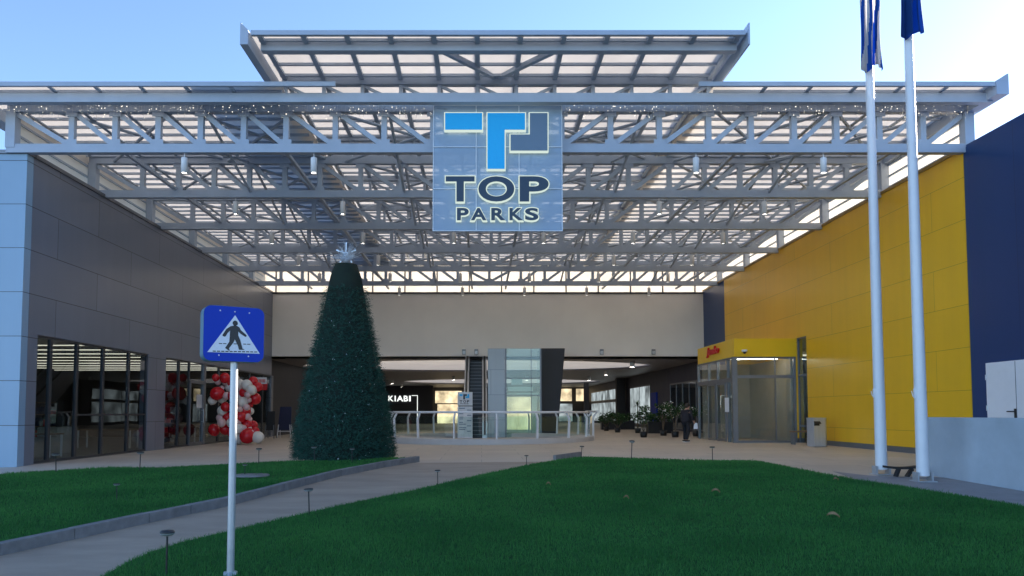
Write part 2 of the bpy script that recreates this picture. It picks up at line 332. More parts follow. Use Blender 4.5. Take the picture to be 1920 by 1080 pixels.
# ------------------------------------------------------------------ ground, path, lawns
def inside(poly, X, Y):
    r = np.zeros(X.shape, bool); n = len(poly)
    for i in range(n):
        x0, y0 = poly[i]; x1, y1 = poly[(i+1) % n]
        c = ((y0 > Y) != (y1 > Y)) & (X < (x1-x0)*(Y-y0)/((y1-y0) if y1 != y0 else 1e-9)+x0)
        r ^= c
    return r
def edge_dist(poly, X, Y):
    d = np.full(X.shape, 1e9); n = len(poly)
    for i in range(n):
        ax, ay = poly[i]; bx, by = poly[(i+1) % n]; dx, dy = bx-ax, by-ay
        t = np.clip(((X-ax)*dx+(Y-ay)*dy)/(dx*dx+dy*dy+1e-9), 0, 1)
        d = np.minimum(d, np.hypot(X-ax-t*dx, Y-ay-t*dy))
    return d
def sheet(name, poly, zf, m, step=0.6):
    bm = bmesh.new(); bm.faces.new([bm.verts.new((x, y, 0)) for x, y in poly])
    bmesh.ops.triangulate(bm, faces=bm.faces[:])
    xs = [p[0] for p in poly]; ys = [p[1] for p in poly]
    for lo, hi, no in ((min(xs), max(xs), (1,0,0)), (min(ys), max(ys), (0,1,0))):
        k = math.floor(lo/step)+1
        while k*step < hi:
            c = (k*step, 0, 0) if no[0] else (0, k*step, 0)
            bmesh.ops.bisect_plane(bm, geom=bm.verts[:]+bm.edges[:]+bm.faces[:], plane_co=c, plane_no=no); k += 1
    for v in bm.verts: v.co.z = zf(v.co.x, v.co.y)
    bmesh.ops.recalc_face_normals(bm, faces=bm.faces)
    if sum(f.normal.z for f in bm.faces) < 0: bmesh.ops.reverse_faces(bm, faces=bm.faces)
    for f in bm.faces: f.smooth = True
    me = bpy.data.meshes.new(name); bm.to_mesh(me); bm.free(); me.materials.append(m)
    return link(name, me)
# plaza: one sheet to the horizon, creased where the slope starts
xs = [-600, -60, -16, -8, 0, 8, 16, 60, 600]; ys = [-600, -6, 0, 6, 12, 21, 30, 50, 90, 200, 900]
mb = MB(); mb.add([(x, y, gz(x, y)) for y in ys for x in xs], [(j*9+i, j*9+i+1, (j+1)*9+i+1, (j+1)*9+i) for j in range(10) for i in range(8)])
struct(mb.build('plaza', M['plaza']))
kerb_px = [(-200,1090),(0,1043),(140,1012),(280,981),(427,950),(533,921),(640,893),(720,877),(787,866)]
kerb_pts = [G(*p) for p in kerb_px]
far_px = [(787,857),(740,862),(640,866),(545,868),(427,874),(300,881),(205,880),(100,887),(0,893),(-250,905)]
def off_line(pts, d):      # shift a polyline to its left side
    out = []
    for i, p in enumerate(pts):
        t = (pts[min(i+1, len(pts)-1)]-pts[max(i-1, 0)]); t.z = 0; t.normalize()
        out.append(Vector((p.x-t.y*d, p.y+t.x*d, p.z)))
    return out
kerb_in = off_line(kerb_pts, 0.14)
mb = MB()
for i in range(len(kerb_pts)-1):
    a, b, c, d = kerb_pts[i], kerb_pts[i+1], kerb_in[i+1], kerb_in[i]
    L_ = (b-a).length; n = max(1, round(L_/1.0))
    for k in range(n):
        s0 = k/n + 0.004; s1 = (k+1)/n - 0.004; j = random.uniform(-0.004, 0.004)
        q = [a.lerp(b, s0), a.lerp(b, s1), d.lerp(c, s1), d.lerp(c, s0)]
        mb.add([(p.x, p.y, gz(p.x, p.y)-0.05) for p in q]+[(p.x, p.y, gz(p.x, p.y)+0.155+j) for p in q], [(3,2,1,0),(4,5,6,7),(0,1,5,4),(1,2,6,5),(2,3,7,6),(3,0,4,7)])
struct(mb.build('kerb', M['concrete'], None, 0.008))
left_poly = [(p.x, p.y) for p in off_line(kerb_pts, 0.13)]
far = [G(x, y, 0.05) for x, y in far_px[1:]]
left_poly += [(p.x, p.y) for p in far]
right_px = [(40,1180),(190,1080),(240,1052),(283,1033),(350,1013),(443,991),(540,969),(640,946),(773,919),(903,889),(1007,868),(1088,857),(1280,862),(1420,864),(1450,869),(1497,879),(1613,900),(1680,909),(1800,928),(1920,948),(2150,986)]
right_poly = [(p.x, p.y) for p in [G(x, y, 0.04) for x, y in right_px]] + [(9.5, 4.0), (6, 2.2), (-1.2, 2.2)]
def lawn_z(poly, base, bump):
    def f(x, y):
        d = float(edge_dist(poly, np.array([x]), np.array([y]))[0])
        return gz(x, y)+base+bump*min(1, d/1.5)+0.012*math.sin(x*2.1+y*1.3)*min(1, d)+0.01*math.sin(y*2.7-x)*min(1, d)
    return f
lz_left = lawn_z(left_poly, 0.10, 0.02); lz_right = lawn_z(right_poly, 0.03, 0.07)
struct(sheet('lawn', left_poly, lz_left, M['soil'])); struct(sheet('lawn', right_poly, lz_right, M['soil']))
pth = [(-14.0,4.0),(-9.5,8.4)] + [(p.x-0.05, p.y+0.05) for p in kerb_pts[1:]] + [(-1.9,20.6),(2.2,20.6),(3.6,20.0),(2.0,12),(0.0,7.0),(0,4.0)]
struct(sheet('path', pth, lambda x, y: gz(x, y)+0.004, M['pathm'], 1.5))
# the road in front of the lawns, on which the viewer stands
mb = MB(); mb.add([(x, y, gz(x, y)+0.004) for y in (-400, -6, 1.6) for x in (-400, -16, 0, 16, 400)], [(j*5+i, j*5+i+1, (j+1)*5+i+1, (j+1)*5+i) for j in range(2) for i in range(4)])
struct(mb.build('road', mat('asphalt', (0.12, 0.118, 0.115), 0.9, 0, 0.25, 3, 0.3, 80)))
# end of the retaining edge at the tip of the front lawn
a = G(1085,857); b = G(1040,862); mb = MB()
mb.beam((b.x, b.y, gz(b.x,b.y)+0.06), (a.x+0.05, a.y+0.12, gz(a.x,a.y)+0.08), 0.1, 0.14); struct(mb.build('kerb', M['concrete'], None, 0.008))
pv = [G(1560,884), G(1640,893), G(1760,895), G(1830,900), G(1990,918), G(2140,960), G(2140,990), G(1920,950), G(1800,930), G(1680,911), G(1613,902)]
struct(sheet('pavement', [(p.x, p.y) for p in pv], lambda x, y: gz(x, y)+0.004, M['pavem'], 1.5))
def blades(name, poly, lz_base, bump, nmax, ylim, dens_near, label):
    xs = [p[0] for p in poly]; ys = [p[1] for p in poly]
    n = nmax*6
    X = rng.uniform(min(xs), max(xs), n); Y = rng.uniform(max(ylim, min(ys)), max(ys), n)
    # denser near the viewer, where single blades show
    keep = inside(poly, X, Y) & (rng.random(n) < np.clip((7.5/np.maximum(Y, 4))**1.3, 0.12, 1)) & (np.abs(X-0.3) < 0.78*Y+1)
    X = X[keep][:nmax]; Y = Y[keep][:nmax]; n = len(X)
    d = edge_dist(poly, X, Y)
    Z = 0.0072*np.clip(X, -16, 16)-0.03*np.clip(21-Y, 0, 30)+lz_base+bump*np.minimum(1, d/1.5)+0.012*np.sin(X*2.1+Y*1.3)*np.minimum(1, d)+0.01*np.sin(Y*2.7-X)*np.minimum(1, d)-0.004
    tuft = 0.75+0.35*np.sin(X*1.7+1.3*np.sin(Y*1.1))*np.sin(Y*1.9+np.sin(X*2.3))
    H = (0.024+0.028*rng.random(n))*(0.75+0.45*tuft); H[rng.random(n) < 0.02] *= 1.7
    W = np.clip(0.0018*(Y/7), 0.0020, 0.007)*rng.uniform(0.8, 1.5, n)
    A = rng.uniform(0, 2*PI, n); B = rng.uniform(0, 2*PI, n); T = rng.uniform(0.1, 0.75, n)*H
    P = np.stack([X, Y, Z], 1); side = np.stack([np.cos(A)*W, np.sin(A)*W, 0*W], 1); lean = np.stack([np.cos(B)*T, np.sin(B)*T, 0*T], 1)
    up = np.stack([0*H, 0*H, H], 1)
    V = np.stack([P-side, P+side, P+lean*0.35+up*0.6+side*0.75, P+lean*0.35+up*0.6-side*0.75, P+lean+up], 1).reshape(-1, 3)
    idx = np.arange(n)[:, None]*5
    Q = (idx+np.array([[0,1,2,3]])); Tt = (idx+np.array([[3,2,4]]))
    loops = np.concatenate([Q, Tt], 1).reshape(-1)
    me = bpy.data.meshes.new(name); me.vertices.add(len(V)); me.vertices.foreach_set('co', V.astype(np.float32).ravel())
    me.loops.add(len(loops)); me.loops.foreach_set('vertex_index', loops.astype(np.int32))
    me.polygons.add(2*n); st = np.stack([np.arange(n)*7, np.arange(n)*7+4], 1).ravel(); me.polygons.foreach_set('loop_start', st.astype(np.int32))
    me.update(); me.validate(); me.materials.append(M['grass'])
    o = link(name, me); o['kind'] = 'stuff'; tag(o, label, 'grass')
    return o
blades('grass', left_poly, 0.10, 0.02, 90000, 5, 1, 'short green grass on the lawn behind the kerb, with the fir cone tree')
blades('grass', right_poly, 0.03, 0.07, 330000, 4.5, 1, 'short green grass covering the large front lawn')
# ------------------------------------------------------------------ key dimensions
D0 = 20.2; DB = 44.4
XL = U(52,280,D0).x; XR = U(1806,285,D0).x
ZW = U(900,278,D0).z
ZC = U(900,668,DB).z                    # underside of the beige wall
NEAR = U(900,668,DB)
# ------------------------------------------------------------------ left shop building
ZG = U(72,625,20.6).z                   # head of the shop glazing
t = thing('shop_building', 'charcoal clad shop building with pale end wall and ground floor glazing', 'building')
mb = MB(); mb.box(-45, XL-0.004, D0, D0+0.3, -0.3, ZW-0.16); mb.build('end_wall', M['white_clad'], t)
mb = MB(); mb.box(-45, XL+0.03, D0-0.05, D0+0.34, ZW-0.155, ZW-0.05); mb.box(XL-0.35, XL+0.04, D0+0.345, DB, ZW-0.155, ZW-0.05); mb.build('coping', M['alu'], t)
mb = MB()
mb.box(XL-0.3, XL, D0+0.305, DB, ZG, ZW-0.16)
d1, d2, d3, d4 = 20.95, WX(277,XL), WX(310,XL), WX(515,XL)-0.3
mb.box(XL-0.3, XL-0.002, D0+0.305, d1, -0.3, ZG-0.002); mb.box(XL-0.3, XL-0.002, d2, d3, -0.3, ZG-0.002); mb.box(XL-0.3, XL-0.002, d4, DB, -0.3, ZG-0.002)
mb.build('side_wall', M['dark_clad'], t)
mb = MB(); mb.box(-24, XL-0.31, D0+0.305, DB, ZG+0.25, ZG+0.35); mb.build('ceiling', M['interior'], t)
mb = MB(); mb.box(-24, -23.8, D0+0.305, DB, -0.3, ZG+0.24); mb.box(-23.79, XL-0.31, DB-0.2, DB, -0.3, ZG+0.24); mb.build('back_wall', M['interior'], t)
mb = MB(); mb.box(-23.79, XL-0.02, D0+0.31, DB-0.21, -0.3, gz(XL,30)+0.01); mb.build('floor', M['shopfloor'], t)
mb = MB(); mb.box(-45, XL-0.31, D0+0.31, DB, ZW-0.4, ZW-0.3); mb.build('roof', M['ceil'], t)
def window_bay(parent, y0, y1, z0, z1, X, name='window', transom=None, m='dark_alu'):
    mb = MB(); w = 0.06
    mb.box(X-0.12, X-0.03, y0, y0+w, z0, z1); mb.box(X-0.12, X-0.03, y1-w, y1, z0, z1)
    mb.box(X-0.119, X-0.031, y0+w, y1-w, z0, z0+w); mb.box(X-0.119, X-0.031, y0+w, y1-w, z1-w, z1)
    if transom: mb.box(X-0.118, X-0.032, y0+w, y1-w, transom, transom+w)
    f = mb.build(name, M[m], parent)
    g = MB().box(X-0.08, X-0.07, y0+w+0.001, y1-w-0.001, z0+w, z1-w).build('pane', M['glass'], f)
    return f
zf = gz(XL,25)+0.02
e1 = [d1, WX(96,XL), WX(146,XL), WX(195,XL), WX(243,XL), d2]
for i in range(5): window_bay(t, e1[i]+0.003, e1[i+1]-0.003, zf, ZG-0.01, XL, transom=1.25 if i > 1 else None)
e2 = [d3, WX(337,XL), WX(357,XL), WX(386,XL), WX(412,XL), WX(440,XL), WX(470,XL), WX(494,XL), d4]
for i in range(8):
    if i == 2: continue
    window_bay(t, e2[i]+0.003, e2[i+1]-0.003, zf, ZG-0.01, XL)
# glazed door with a grey frame
mb = MB(); y0, y1 = e2[2]+0.003, e2[3]-0.003
mb.box(XL-0.14, XL, y0, y0+0.1, zf, 2.75); mb.box(XL-0.14, XL, y1-0.25, y1, zf, ZG-0.01); mb.box(XL-0.139, XL-0.001, y0+0.1, y1-0.25, 2.62, 2.75); mb.box(XL-0.13, XL-0.03, y0+0.1, y1-0.25, zf, zf+0.12)
dr = mb.build('door', M['alu'], t)
MB().box(XL-0.08, XL-0.07, y0+0.101, y1-0.251, zf+0.12, 2.62).build('pane', M['glass'], dr)
MB().box(XL-0.08, XL-0.07, y0+0.001, y1-0.251, 2.751, ZG-0.02).build('pane', M['glass'], dr)
mb = MB(); mb.tube([(XL+0.05, y1-0.36, 0.9), (XL+0.05, y1-0.36, 1.5)], 0.018, 8); mb.tube([(XL-0.05, y1-0.36, 0.95), (XL+0.05, y1-0.36, 0.95)], 0.012, 6); mb.tube([(XL-0.05, y1-0.36, 1.45), (XL+0.05, y1-0.36, 1.45)], 0.012, 6); mb.build('handle', M['stainless'], dr)
MB().box(XL-0.068, XL-0.064, y0+0.9, y0+1.7, 1.55, 2.15).build('notice', M['paper'], dr)
# long light strips inside the shop
mb = MB()
for k in range(9):
    y = D0+5.6+k*1.9; mb.box(-23.5, XL-1.0, y, y+0.05, ZG+0.12, ZG+0.15)
mb.build('light_strip', M['tube'], t)
# furniture seen through the shop glass
for (px0, px1, py0, py1, dx, lab) in ((126,190,817,838,1.7,'low pale counter inside the shop nearest the corner'), (204,241,806,834,2.2,'taller pale counter inside the shop behind the corner glazing')):
    y0 = WX(px0, XL)+0.9; X0 = XL-dx; z = gz(X0, y0)+0.02; L_ = 1.9 if dx < 2 else 1.3
    mb = MB(); mb.box(X0-0.7, X0, y0, y0+L_, z, z+0.62+(dx-1.7)*0.6); o = mb.build('counter', M['counter'], None, 0.02); tag(o, lab, 'counter')
for (X0, y0, w, lab) in ((-14.6, 24.2, 0.9, 'dark display table inside the shop behind the corner glazing'), (-15.2, 30.5, 1.1, 'dark display table inside the shop left of the door'), (-14.4, 36.0, 0.8, 'dark display table inside the shop behind the balloons')):
    o = thing('display_table', lab, 'table', (X0, y0, gz(X0, y0)+0.02), 0, 'display tables inside the shop')
    local('top', MB().box(-w, w, -0.4, 0.4, 0.72, 0.77), M['wood'], o, 0.006)
    for sx in (-1, 1):
        for sy in (-1, 1): local('leg', MB().box(sx*(w-0.06)-0.025, sx*(w-0.06)+0.025, sy*0.34-0.025, sy*0.34+0.025, 0, 0.719), M['white_paint'], o)
for (X0, y0, lab) in ((-15.6, 26.6, 'tall dark shelf unit standing inside the shop before its lit strips'), (-14.2, 33.4, 'tall dark shelf unit inside the shop beside the glazed door')):
    o = thing('shelf_unit', lab, 'shelf', (X0, y0, gz(X0, y0)+0.02)); mb = MB()
    for x in (-0.6, 0.6): mb.box(x-0.02, x+0.02, -0.2, 0.2, 0, 1.9)
    local('frame', mb, M['dark_alu'], o); mb = MB()
    for k in range(5): mb.box(-0.579, 0.579, -0.2, 0.2, 0.1+k*0.42, 0.13+k*0.42)
    local('shelves', mb, M['wood'], o); mb = MB()
    for k in range(4):
        x = -0.55
        while x < 0.45:
            ww = random.uniform(0.08, 0.2); mb.cur = random.choice((0, 0, 1, 2)); mb.box(x, x+ww, -0.15, 0.12, 0.131+k*0.42, 0.131+k*0.42+random.uniform(0.12, 0.3)); x += ww+0.03
    local('goods', mb, [M['navy'], M['counter'], M['red_letter']], o)
# ------------------------------------------------------------------ right store building
t = thing('store_building', 'large store building clad in dark blue and yellow metal panels', 'building')
YY = WX(1362, XR)
mb = MB(); mb.box(XR-0.02, XR+0.25, D0, YY, 0.30, ZW-0.06)
# the wall is cut for the tall side window
mb = MB(); wy0, wy1 = 30.35, 31.35; zt_w = U(1490,632,30.9).z
mb.box(XR-0.02, XR+0.25, D0, wy0, 0.28, ZW-0.06); mb.box(XR-0.02, XR+0.25, wy1, YY, 0.28, ZW-0.06); mb.box(XR-0.02, XR+0.25, wy0, wy1, zt_w, ZW-0.06)
mb.build('yellow_wall', M['yellow'], t)
mb = MB(); mb.box(XR+0.02, XR+0.25, D0+0.01, wy0, -0.2, 0.28); mb.box(XR+0.02, XR+0.25, wy1, YY, -0.2, 0.28); mb.build('plinth', M['alu'], t)
mb = MB(); mb.box(XR-0.05, XR+0.27, D0, DB, ZW-0.058, ZW+0.03); mb.build('coping', mat('gold_coping', (0.30, 0.18, 0.03), 0.4), t)
mb = MB(); mb.box(XR, 60, 5, D0-0.002, -0.6, ZW+0.05); mb.box(XR+0.26, 60, D0, DB, ZW-0.6, ZW-0.1); mb.build('blue_wall', M['blue'], t)
mb = MB(); mb.box(XR, XR+0.25, YY+0.002, DB, -0.3, ZW-0.06); mb.build('blue_wall', M['blue'], t)
f = MB(); f.box(XR+0.02, XR+0.1, wy0, wy0+0.06, 0.1, zt_w); f.box(XR+0.02, XR+0.1, wy1-0.06, wy1, 0.1, zt_w); f.box(XR+0.021, XR+0.099, wy0+0.06, wy1-0.06, zt_w-0.06, zt_w)
for z in (0.75, 2.85): f.box(XR+0.021, XR+0.099, wy0+0.06, wy1-0.06, z, z+0.09)
f = f.build('window', M['alu'], t); MB().box(XR+0.055, XR+0.065, wy0+0.06, wy1-0.06, 0.1, zt_w-0.06).build('pane', M['glass'], f)
mb = MB(); mb.box(XR+0.27, 40, 22, 43, 0.02, 0.05); mb.box(XR+0.27, 40, 22, 43, 4.0, 4.05); mb.build('shop_floor', M['shopfloor'], t)
MB().box(XR+3.5, XR+3.6, 22, 43, 0.06, 4.0).build('shop_wall', M['counter'], t); MB().box(XR+0.28, XR+3.49, 42.8, 43, 0.06, 4.0).build('shop_wall', M['interior'], t); MB().box(XR+0.28, XR+3.7, 22, 43, 4.06, 6.5).build('shop_ceiling', M['ceil'], t)
for k in range(3): MB().box(XR+0.8, XR+3.0, 29+2.2*k, 29.12+2.2*k, 3.88, 3.95).build('light_strip', M['tube'], t)
# side door in the blue wall
dy0, dy1 = WX(1925,XR), WX(1853,XR); z0 = 0.33; z1 = U(1853,681,dy1).z
mb = MB(); mb.box(XR-0.05, XR-0.003, dy0-1.0, dy1, z0, z1); dr = mb.build('door', M['white_paint'], t, 0.01)
mb = MB(); mb.box(XR-0.06, XR-0.051, dy0+0.28, dy0+0.29, z0, z1-0.02)
mb.build('seam', M['alu'], dr)
hy = WX(1907,XR); mb = MB(); mb.box(XR-0.075, XR-0.051, hy-0.03, hy+0.03, 1.2, 1.45); mb.tube([(XR-0.075,hy,1.38),(XR-0.13,hy,1.38),(XR-0.13,hy+0.2,1.38)], 0.016, 8); mb.build('handle', M['black'], dr)
mb = MB()
for z in (0.7, 1.4, 2.2): mb.tube([(XR-0.055, dy1-0.01, z), (XR-0.055, dy1-0.01, z+0.14)], 0.02, 8)
mb.build('hinge', M['galv'], dr)
mb = MB(); mb.box(11.1, XR-0.07, 5, 17.2, -0.5, 0.30); struct(mb.build('terrace', M['pavem']))
# low white wall
a = G(1737,890); b = G(1925,912)
zt = U(1800,784,14).z
mb = MB(); X0 = (a.x+b.x)/2
mb.add([(a.x,a.y,-0.4),(a.x+0.22,a.y,-0.4),(b.x+0.32,4,-0.8),(b.x+0.1,4,-0.8),(a.x,a.y,zt),(a.x+0.22,a.y,zt),(b.x+0.32,4,zt),(b.x+0.1,4,zt)], [(0,1,2,3),(7,6,5,4),(0,4,5,1),(1,5,6,2),(2,6,7,3),(3,7,4,0)])
tag(mb.build('low_wall', mat('white_render', (0.40, 0.46, 0.51), 0.7, 0, 0.16, 0.8, 0.1, 60), None, 0.01), 'low smooth white wall beside the flagpoles in front of the blue wall', 'wall')
# ------------------------------------------------------------------ entrance vestibule
c = U(1381,830,31.4); YE = 31.4; XE = c.x; YF = 36.6
zt = U(1400,635,YE).z; zb = U(1400,669,YE).z; gf = gz(XE,YE); XW = XR-0.03
t = thing('entrance_porch', 'glazed entrance porch with yellow fascia against the yellow wall', 'porch')
mb = MB(); mb.box(XE-0.06, XW, YE-0.08, YE+0.1, zb, zt); mb.box(XE-0.06, XE+0.12, YE+0.1, YF, zb, zt); mb.box(XE+0.12, XW, YE+0.1, YF, zt-0.2, zt-0.1); mb.build('fascia', M['fascia_yellow'], t, 0.01)
mb = MB(); w = 0.09; xm = U(1455,800,YE).x
zm = U(1400,709,YE).z
for x in (XE, XW-w): mb.box(x-(0.12 if x == XE else 0), x+w, YE, YE+0.12, gf, zb-0.002)
mb.box(XE+w, XW-w, YE+0.01, YE+0.1, zm, zm+0.13); mb.box(XE+w, XW-w, YE+0.01, YE+0.1, zb-0.08, zb-0.003); mb.box(XE+w, XW-w, YE+0.01, YE+0.1, gf, gf+0.1)
mb.box(xm, xm+0.05, YE+0.02, YE+0.09, gf+0.1, zm); mb.box(xm, xm+0.05, YE+0.02, YE+0.09, zm+0.13, zb-0.08)
f = mb.build('front_frame', M['alu'], t)
mb = MB(); mb.box(XE+w, XW-w, YE+0.05, YE+0.06, gf+0.1, zm); mb.build('pane', M['glass'], f)
mb = MB(); mb.box(XE+w, XW-w, YE+0.05, YE+0.06, zm+0.13, zb-0.08); mb.build('pane', M['glass'], f)
mb = MB()
ys_ = [YE+0.12, 32.2, 33.6, 34.9, YF]
for y in ys_[1:]: mb.box(XE-0.1, XE+0.02, y-0.1, y, gf, zb-0.002)
mb.box(XE-0.09, XE+0.01, YE+0.121, YF-0.1, zm-0.15, zm+0.03); mb.box(XE-0.09, XE+0.01, YE+0.121, YF-0.1, zb-0.08, zb-0.003)
f = mb.build('side_frame', M['alu'], t)
for i in range(4):
    y0, y1 = ys_[i]+0.001, ys_[i+1]-0.101
    MB().box(XE-0.05, XE-0.04, y0, y1, zm+0.03, zb-0.08).build('pane', M['glass'], f)
    if i in (0, 3): MB().box(XE-0.05, XE-0.04, y0, y1, gf, zm-0.15).build('pane', M['glass'], f)
for i in (1, 2):
    y0, y1 = ys_[i]+0.03, ys_[i+1]-0.13
    mb = MB(); mb.box(XE-0.17, XE-0.12, y0, y0+0.07, gf+0.02, zm-0.16); mb.box(XE-0.17, XE-0.12, y1-0.07, y1, gf+0.02, zm-0.16); mb.box(XE-0.169, XE-0.121, y0+0.07, y1-0.07, gf+0.02, gf+0.12); mb.box(XE-0.169, XE-0.121, y0+0.07, y1-0.07, zm-0.23, zm-0.16)
    d = mb.build('sliding_door', M['alu'], t); MB().box(XE-0.15, XE-0.14, y0+0.07, y1-0.07, gf+0.12, zm-0.23).build('pane', M['glass'], d)
MB().box(XW-0.12, XW-0.02, YE+0.25, YF-0.11, gf+0.01, zb-0.02).build('inner_wall', M['counter'], t)
MB().box(XE+0.13, XW, YF-0.1, YF, gf+0.01, zb).build('rear_wall', M['counter'], t)
MB().box(XE+0.4, XE+0.9, YE+2.0, YE+2.06, zb+0.02, zb+0.06).build('ceiling_light', M['lamp'], t)
MB().box(XE+0.13, XW-0.4, YE+0.9, YE+1.0, zb-0.04, zb+0.0).build('ceiling_light', M['lamp'], t)
n = U(1361,754,32.0); tag(MB().box(XE-0.185, XE-0.172, 31.75, 32.25, n.z-0.42, n.z+0.19).build('notice', M['paper']), 'white paper notice fixed on the glass of the entrance porch', 'notice')
# red script sign on the side fascia
vs, fs = text_mesh('Jumbo', 1.75, 0.46, 0.02, 0.04, 0.25)
yc = 32.85
me = MB(); me.add([(XE-0.11-v[2], yc+1.75-v[0]+0.35, zb+0.2+v[1]) for v in vs], fs)
sg = tag(me.build('lettering_sign', M['red_letter'], None), 'small red script lettering on the yellow porch fascia', 'sign')
o = thing('security_camera', 'small white dome camera on the yellow porch fascia', 'camera', U(1395,659,YE-0.1))
mb = MB(); mb.lathe([(0.001,0.09),(0.11,0.09),(0.12,0.03),(0.1,0.0),(0.001,0.0)], (0,-0.06,-0.02), 14); local('housing', mb, M['white_paint'], o)
mb = MB(); mb.ball((0,-0.08,-0.03), 0.075, 1, 12, 8); local('dome', mb, M['black'], o)
# ------------------------------------------------------------------ rear hall
t = thing('mall_hall', 'open mall hall behind the plaza with a long plain beige upper wall', 'building')
ztb = U(900,551,DB).z
MB().box(XL-0.3, XR+0.25, DB+0.002, DB+0.35, ZC, ztb).build('upper_wall', M['beige'], t)
MB().box(XL-0.3, XR+0.25, DB-0.06, DB+0.36, ztb, ztb+0.1).build('coping', M['dark_alu'], t)
zc2 = CH+3.2; DE = 97
M['oculus'] = translucent_mat('oval_rooflight', (0.62, 0.59, 0.56), 0.22)
def pierced(x0, x1, y0, y1, cx, cy, rx, ry):      # ceiling slab with a big oval rooflight
    cs = [math.atan2(y-cy, x-cx) % (2*PI) for x in (x0, x1) for y in (y0, y1)]
    an = sorted([2*PI*k/64 for k in range(64)]+cs); inn = []; out = []
    for a in an:
        c, s_ = math.cos(a), math.sin(a); q = 1/math.hypot(c/rx, s_/ry); inn.append((cx+q*c, cy+q*s_))
        q = min(((x1-cx)/c if c > 1e-9 else (x0-cx)/c if c < -1e-9 else 1e9), ((y1-cy)/s_ if s_ > 1e-9 else (y0-cy)/s_ if s_ < -1e-9 else 1e9)); out.append((cx+q*c, cy+q*s_))
    n = len(an); mb = MB(); vs = [(x, y, z) for z in (zc2, zc2+0.3) for ring in (inn, out) for x, y in ring]; fs = []
    for k in range(n):
        j = (k+1) % n; fs += [(k, n+k, n+j, j), (2*n+k, 2*n+j, 3*n+j, 3*n+k), (k, j, 2*n+j, 2*n+k)]
    mb.add(vs, fs); mb.build('ceiling', M['ceil'], t)
    g = MB(); g.add([(x, y, zc2+0.12) for x, y in inn], [tuple(range(n))]); g.build('ceiling_panel', M['oculus'], t)
MB().box(XL-0.5, XR+0.8, DE, DE+0.3, -0.5, 5.0).build('rear_wall', M['dark_wall'], t)
MB().box(XL-0.8, XL-0.3, DB, DE, -0.5, 5.0).build('side_wall', M['dark_wall'], t)
MB().box(XR+0.3, XR+0.6, DB, DE, -0.5, 5.0).build('side_wall', M['navy_wall'], t)
pierced(XL-0.3, XR+0.6, DB+0.352, 65.0, -0.3, 52.4, 12.2, 6.6); pierced(XL-0.3, XR+0.6, 65.002, DE, 2.2, 79, 10.4, 7)
# round downlights added under the hall ceiling to brighten the dark hall
for yy in (47, 57, 66, 75, 84):
    for xx in (-9, -2.5, 4.0, 9.5):
        if ((xx+0.3)/12.6)**2+((yy-52.4)/7)**2 < 1 or ((xx-2.2)/10.8)**2+((yy-79)/7.4)**2 < 1: continue
        dl = MB().lathe([(0.13,0.0),(0.15,0.0),(0.15,0.34),(0.001,0.34)], (xx, yy, zc2-0.36), 18).build('fill_downlight', M['white_paint'], t)
        MB().lathe([(0.001,0.30),(0.125,0.30)], (xx, yy, zc2-0.36), 18).build('lens', M['down'], dl)
# dark shopfront with lit white letters on the left of the hall
ks = 90.0
p0 = U(812,725,ks)
MB().box(XL-0.2, p0.x, ks, ks+0.3, 0.0, zc2-0.01).build('shop_wall', M['dark_wall'], t)
mb = MB(); a = U(722,742,ks-0.05); b = U(783,775,ks-0.05)
mb.box(a.x+3.2, b.x, ks-0.08, ks-0.02, a.z, a.z+0.05); mb.box(b.x-0.06, b.x, ks-0.08, ks-0.02, 0.1, a.z-0.001); mb.build('light_frame', M['letter_lit'], t)
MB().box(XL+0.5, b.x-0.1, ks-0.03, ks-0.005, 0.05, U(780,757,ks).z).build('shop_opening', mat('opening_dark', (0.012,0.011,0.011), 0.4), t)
for chh, x0, x1 in (('K',728,738),('I',740,742),('A',744,756),('B',757,765),('I',767,770)):
    A = U(x0,752.5,ks-0.1); B = U(x1,742,ks-0.1)
    vs, fs = text_mesh(chh, B.x-A.x, B.z-A.z, 0.015, 0.03); mb = MB(); mb.add([(A.x+v[0], ks-0.1-v[2], A.z+v[1]) for v in vs], fs); mb.build('letter', M['letter_lit'], t)
# framed glowing panels far back, added in place of sunlit walls and exit
def lit(px0, px1, py0, py1, D, m, name='glow_panel'):
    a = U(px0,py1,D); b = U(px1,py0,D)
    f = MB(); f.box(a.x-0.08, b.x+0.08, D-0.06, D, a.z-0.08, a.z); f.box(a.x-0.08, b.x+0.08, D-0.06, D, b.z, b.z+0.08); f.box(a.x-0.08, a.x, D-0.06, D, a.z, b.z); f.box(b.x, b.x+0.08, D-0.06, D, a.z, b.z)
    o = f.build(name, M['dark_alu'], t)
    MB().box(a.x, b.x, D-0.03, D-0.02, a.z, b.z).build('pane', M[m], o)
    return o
lit(816,866,733,756,95.5,'warm_lit'); lit(820,866,758,797,95,'warm_lit'); lit(1050,1072,729,752,95,'warm_lit'); lit(1080,1095,729,752,95.2,'warm_lit'); lit(1046,1073,757,790,95,'pale_lit')
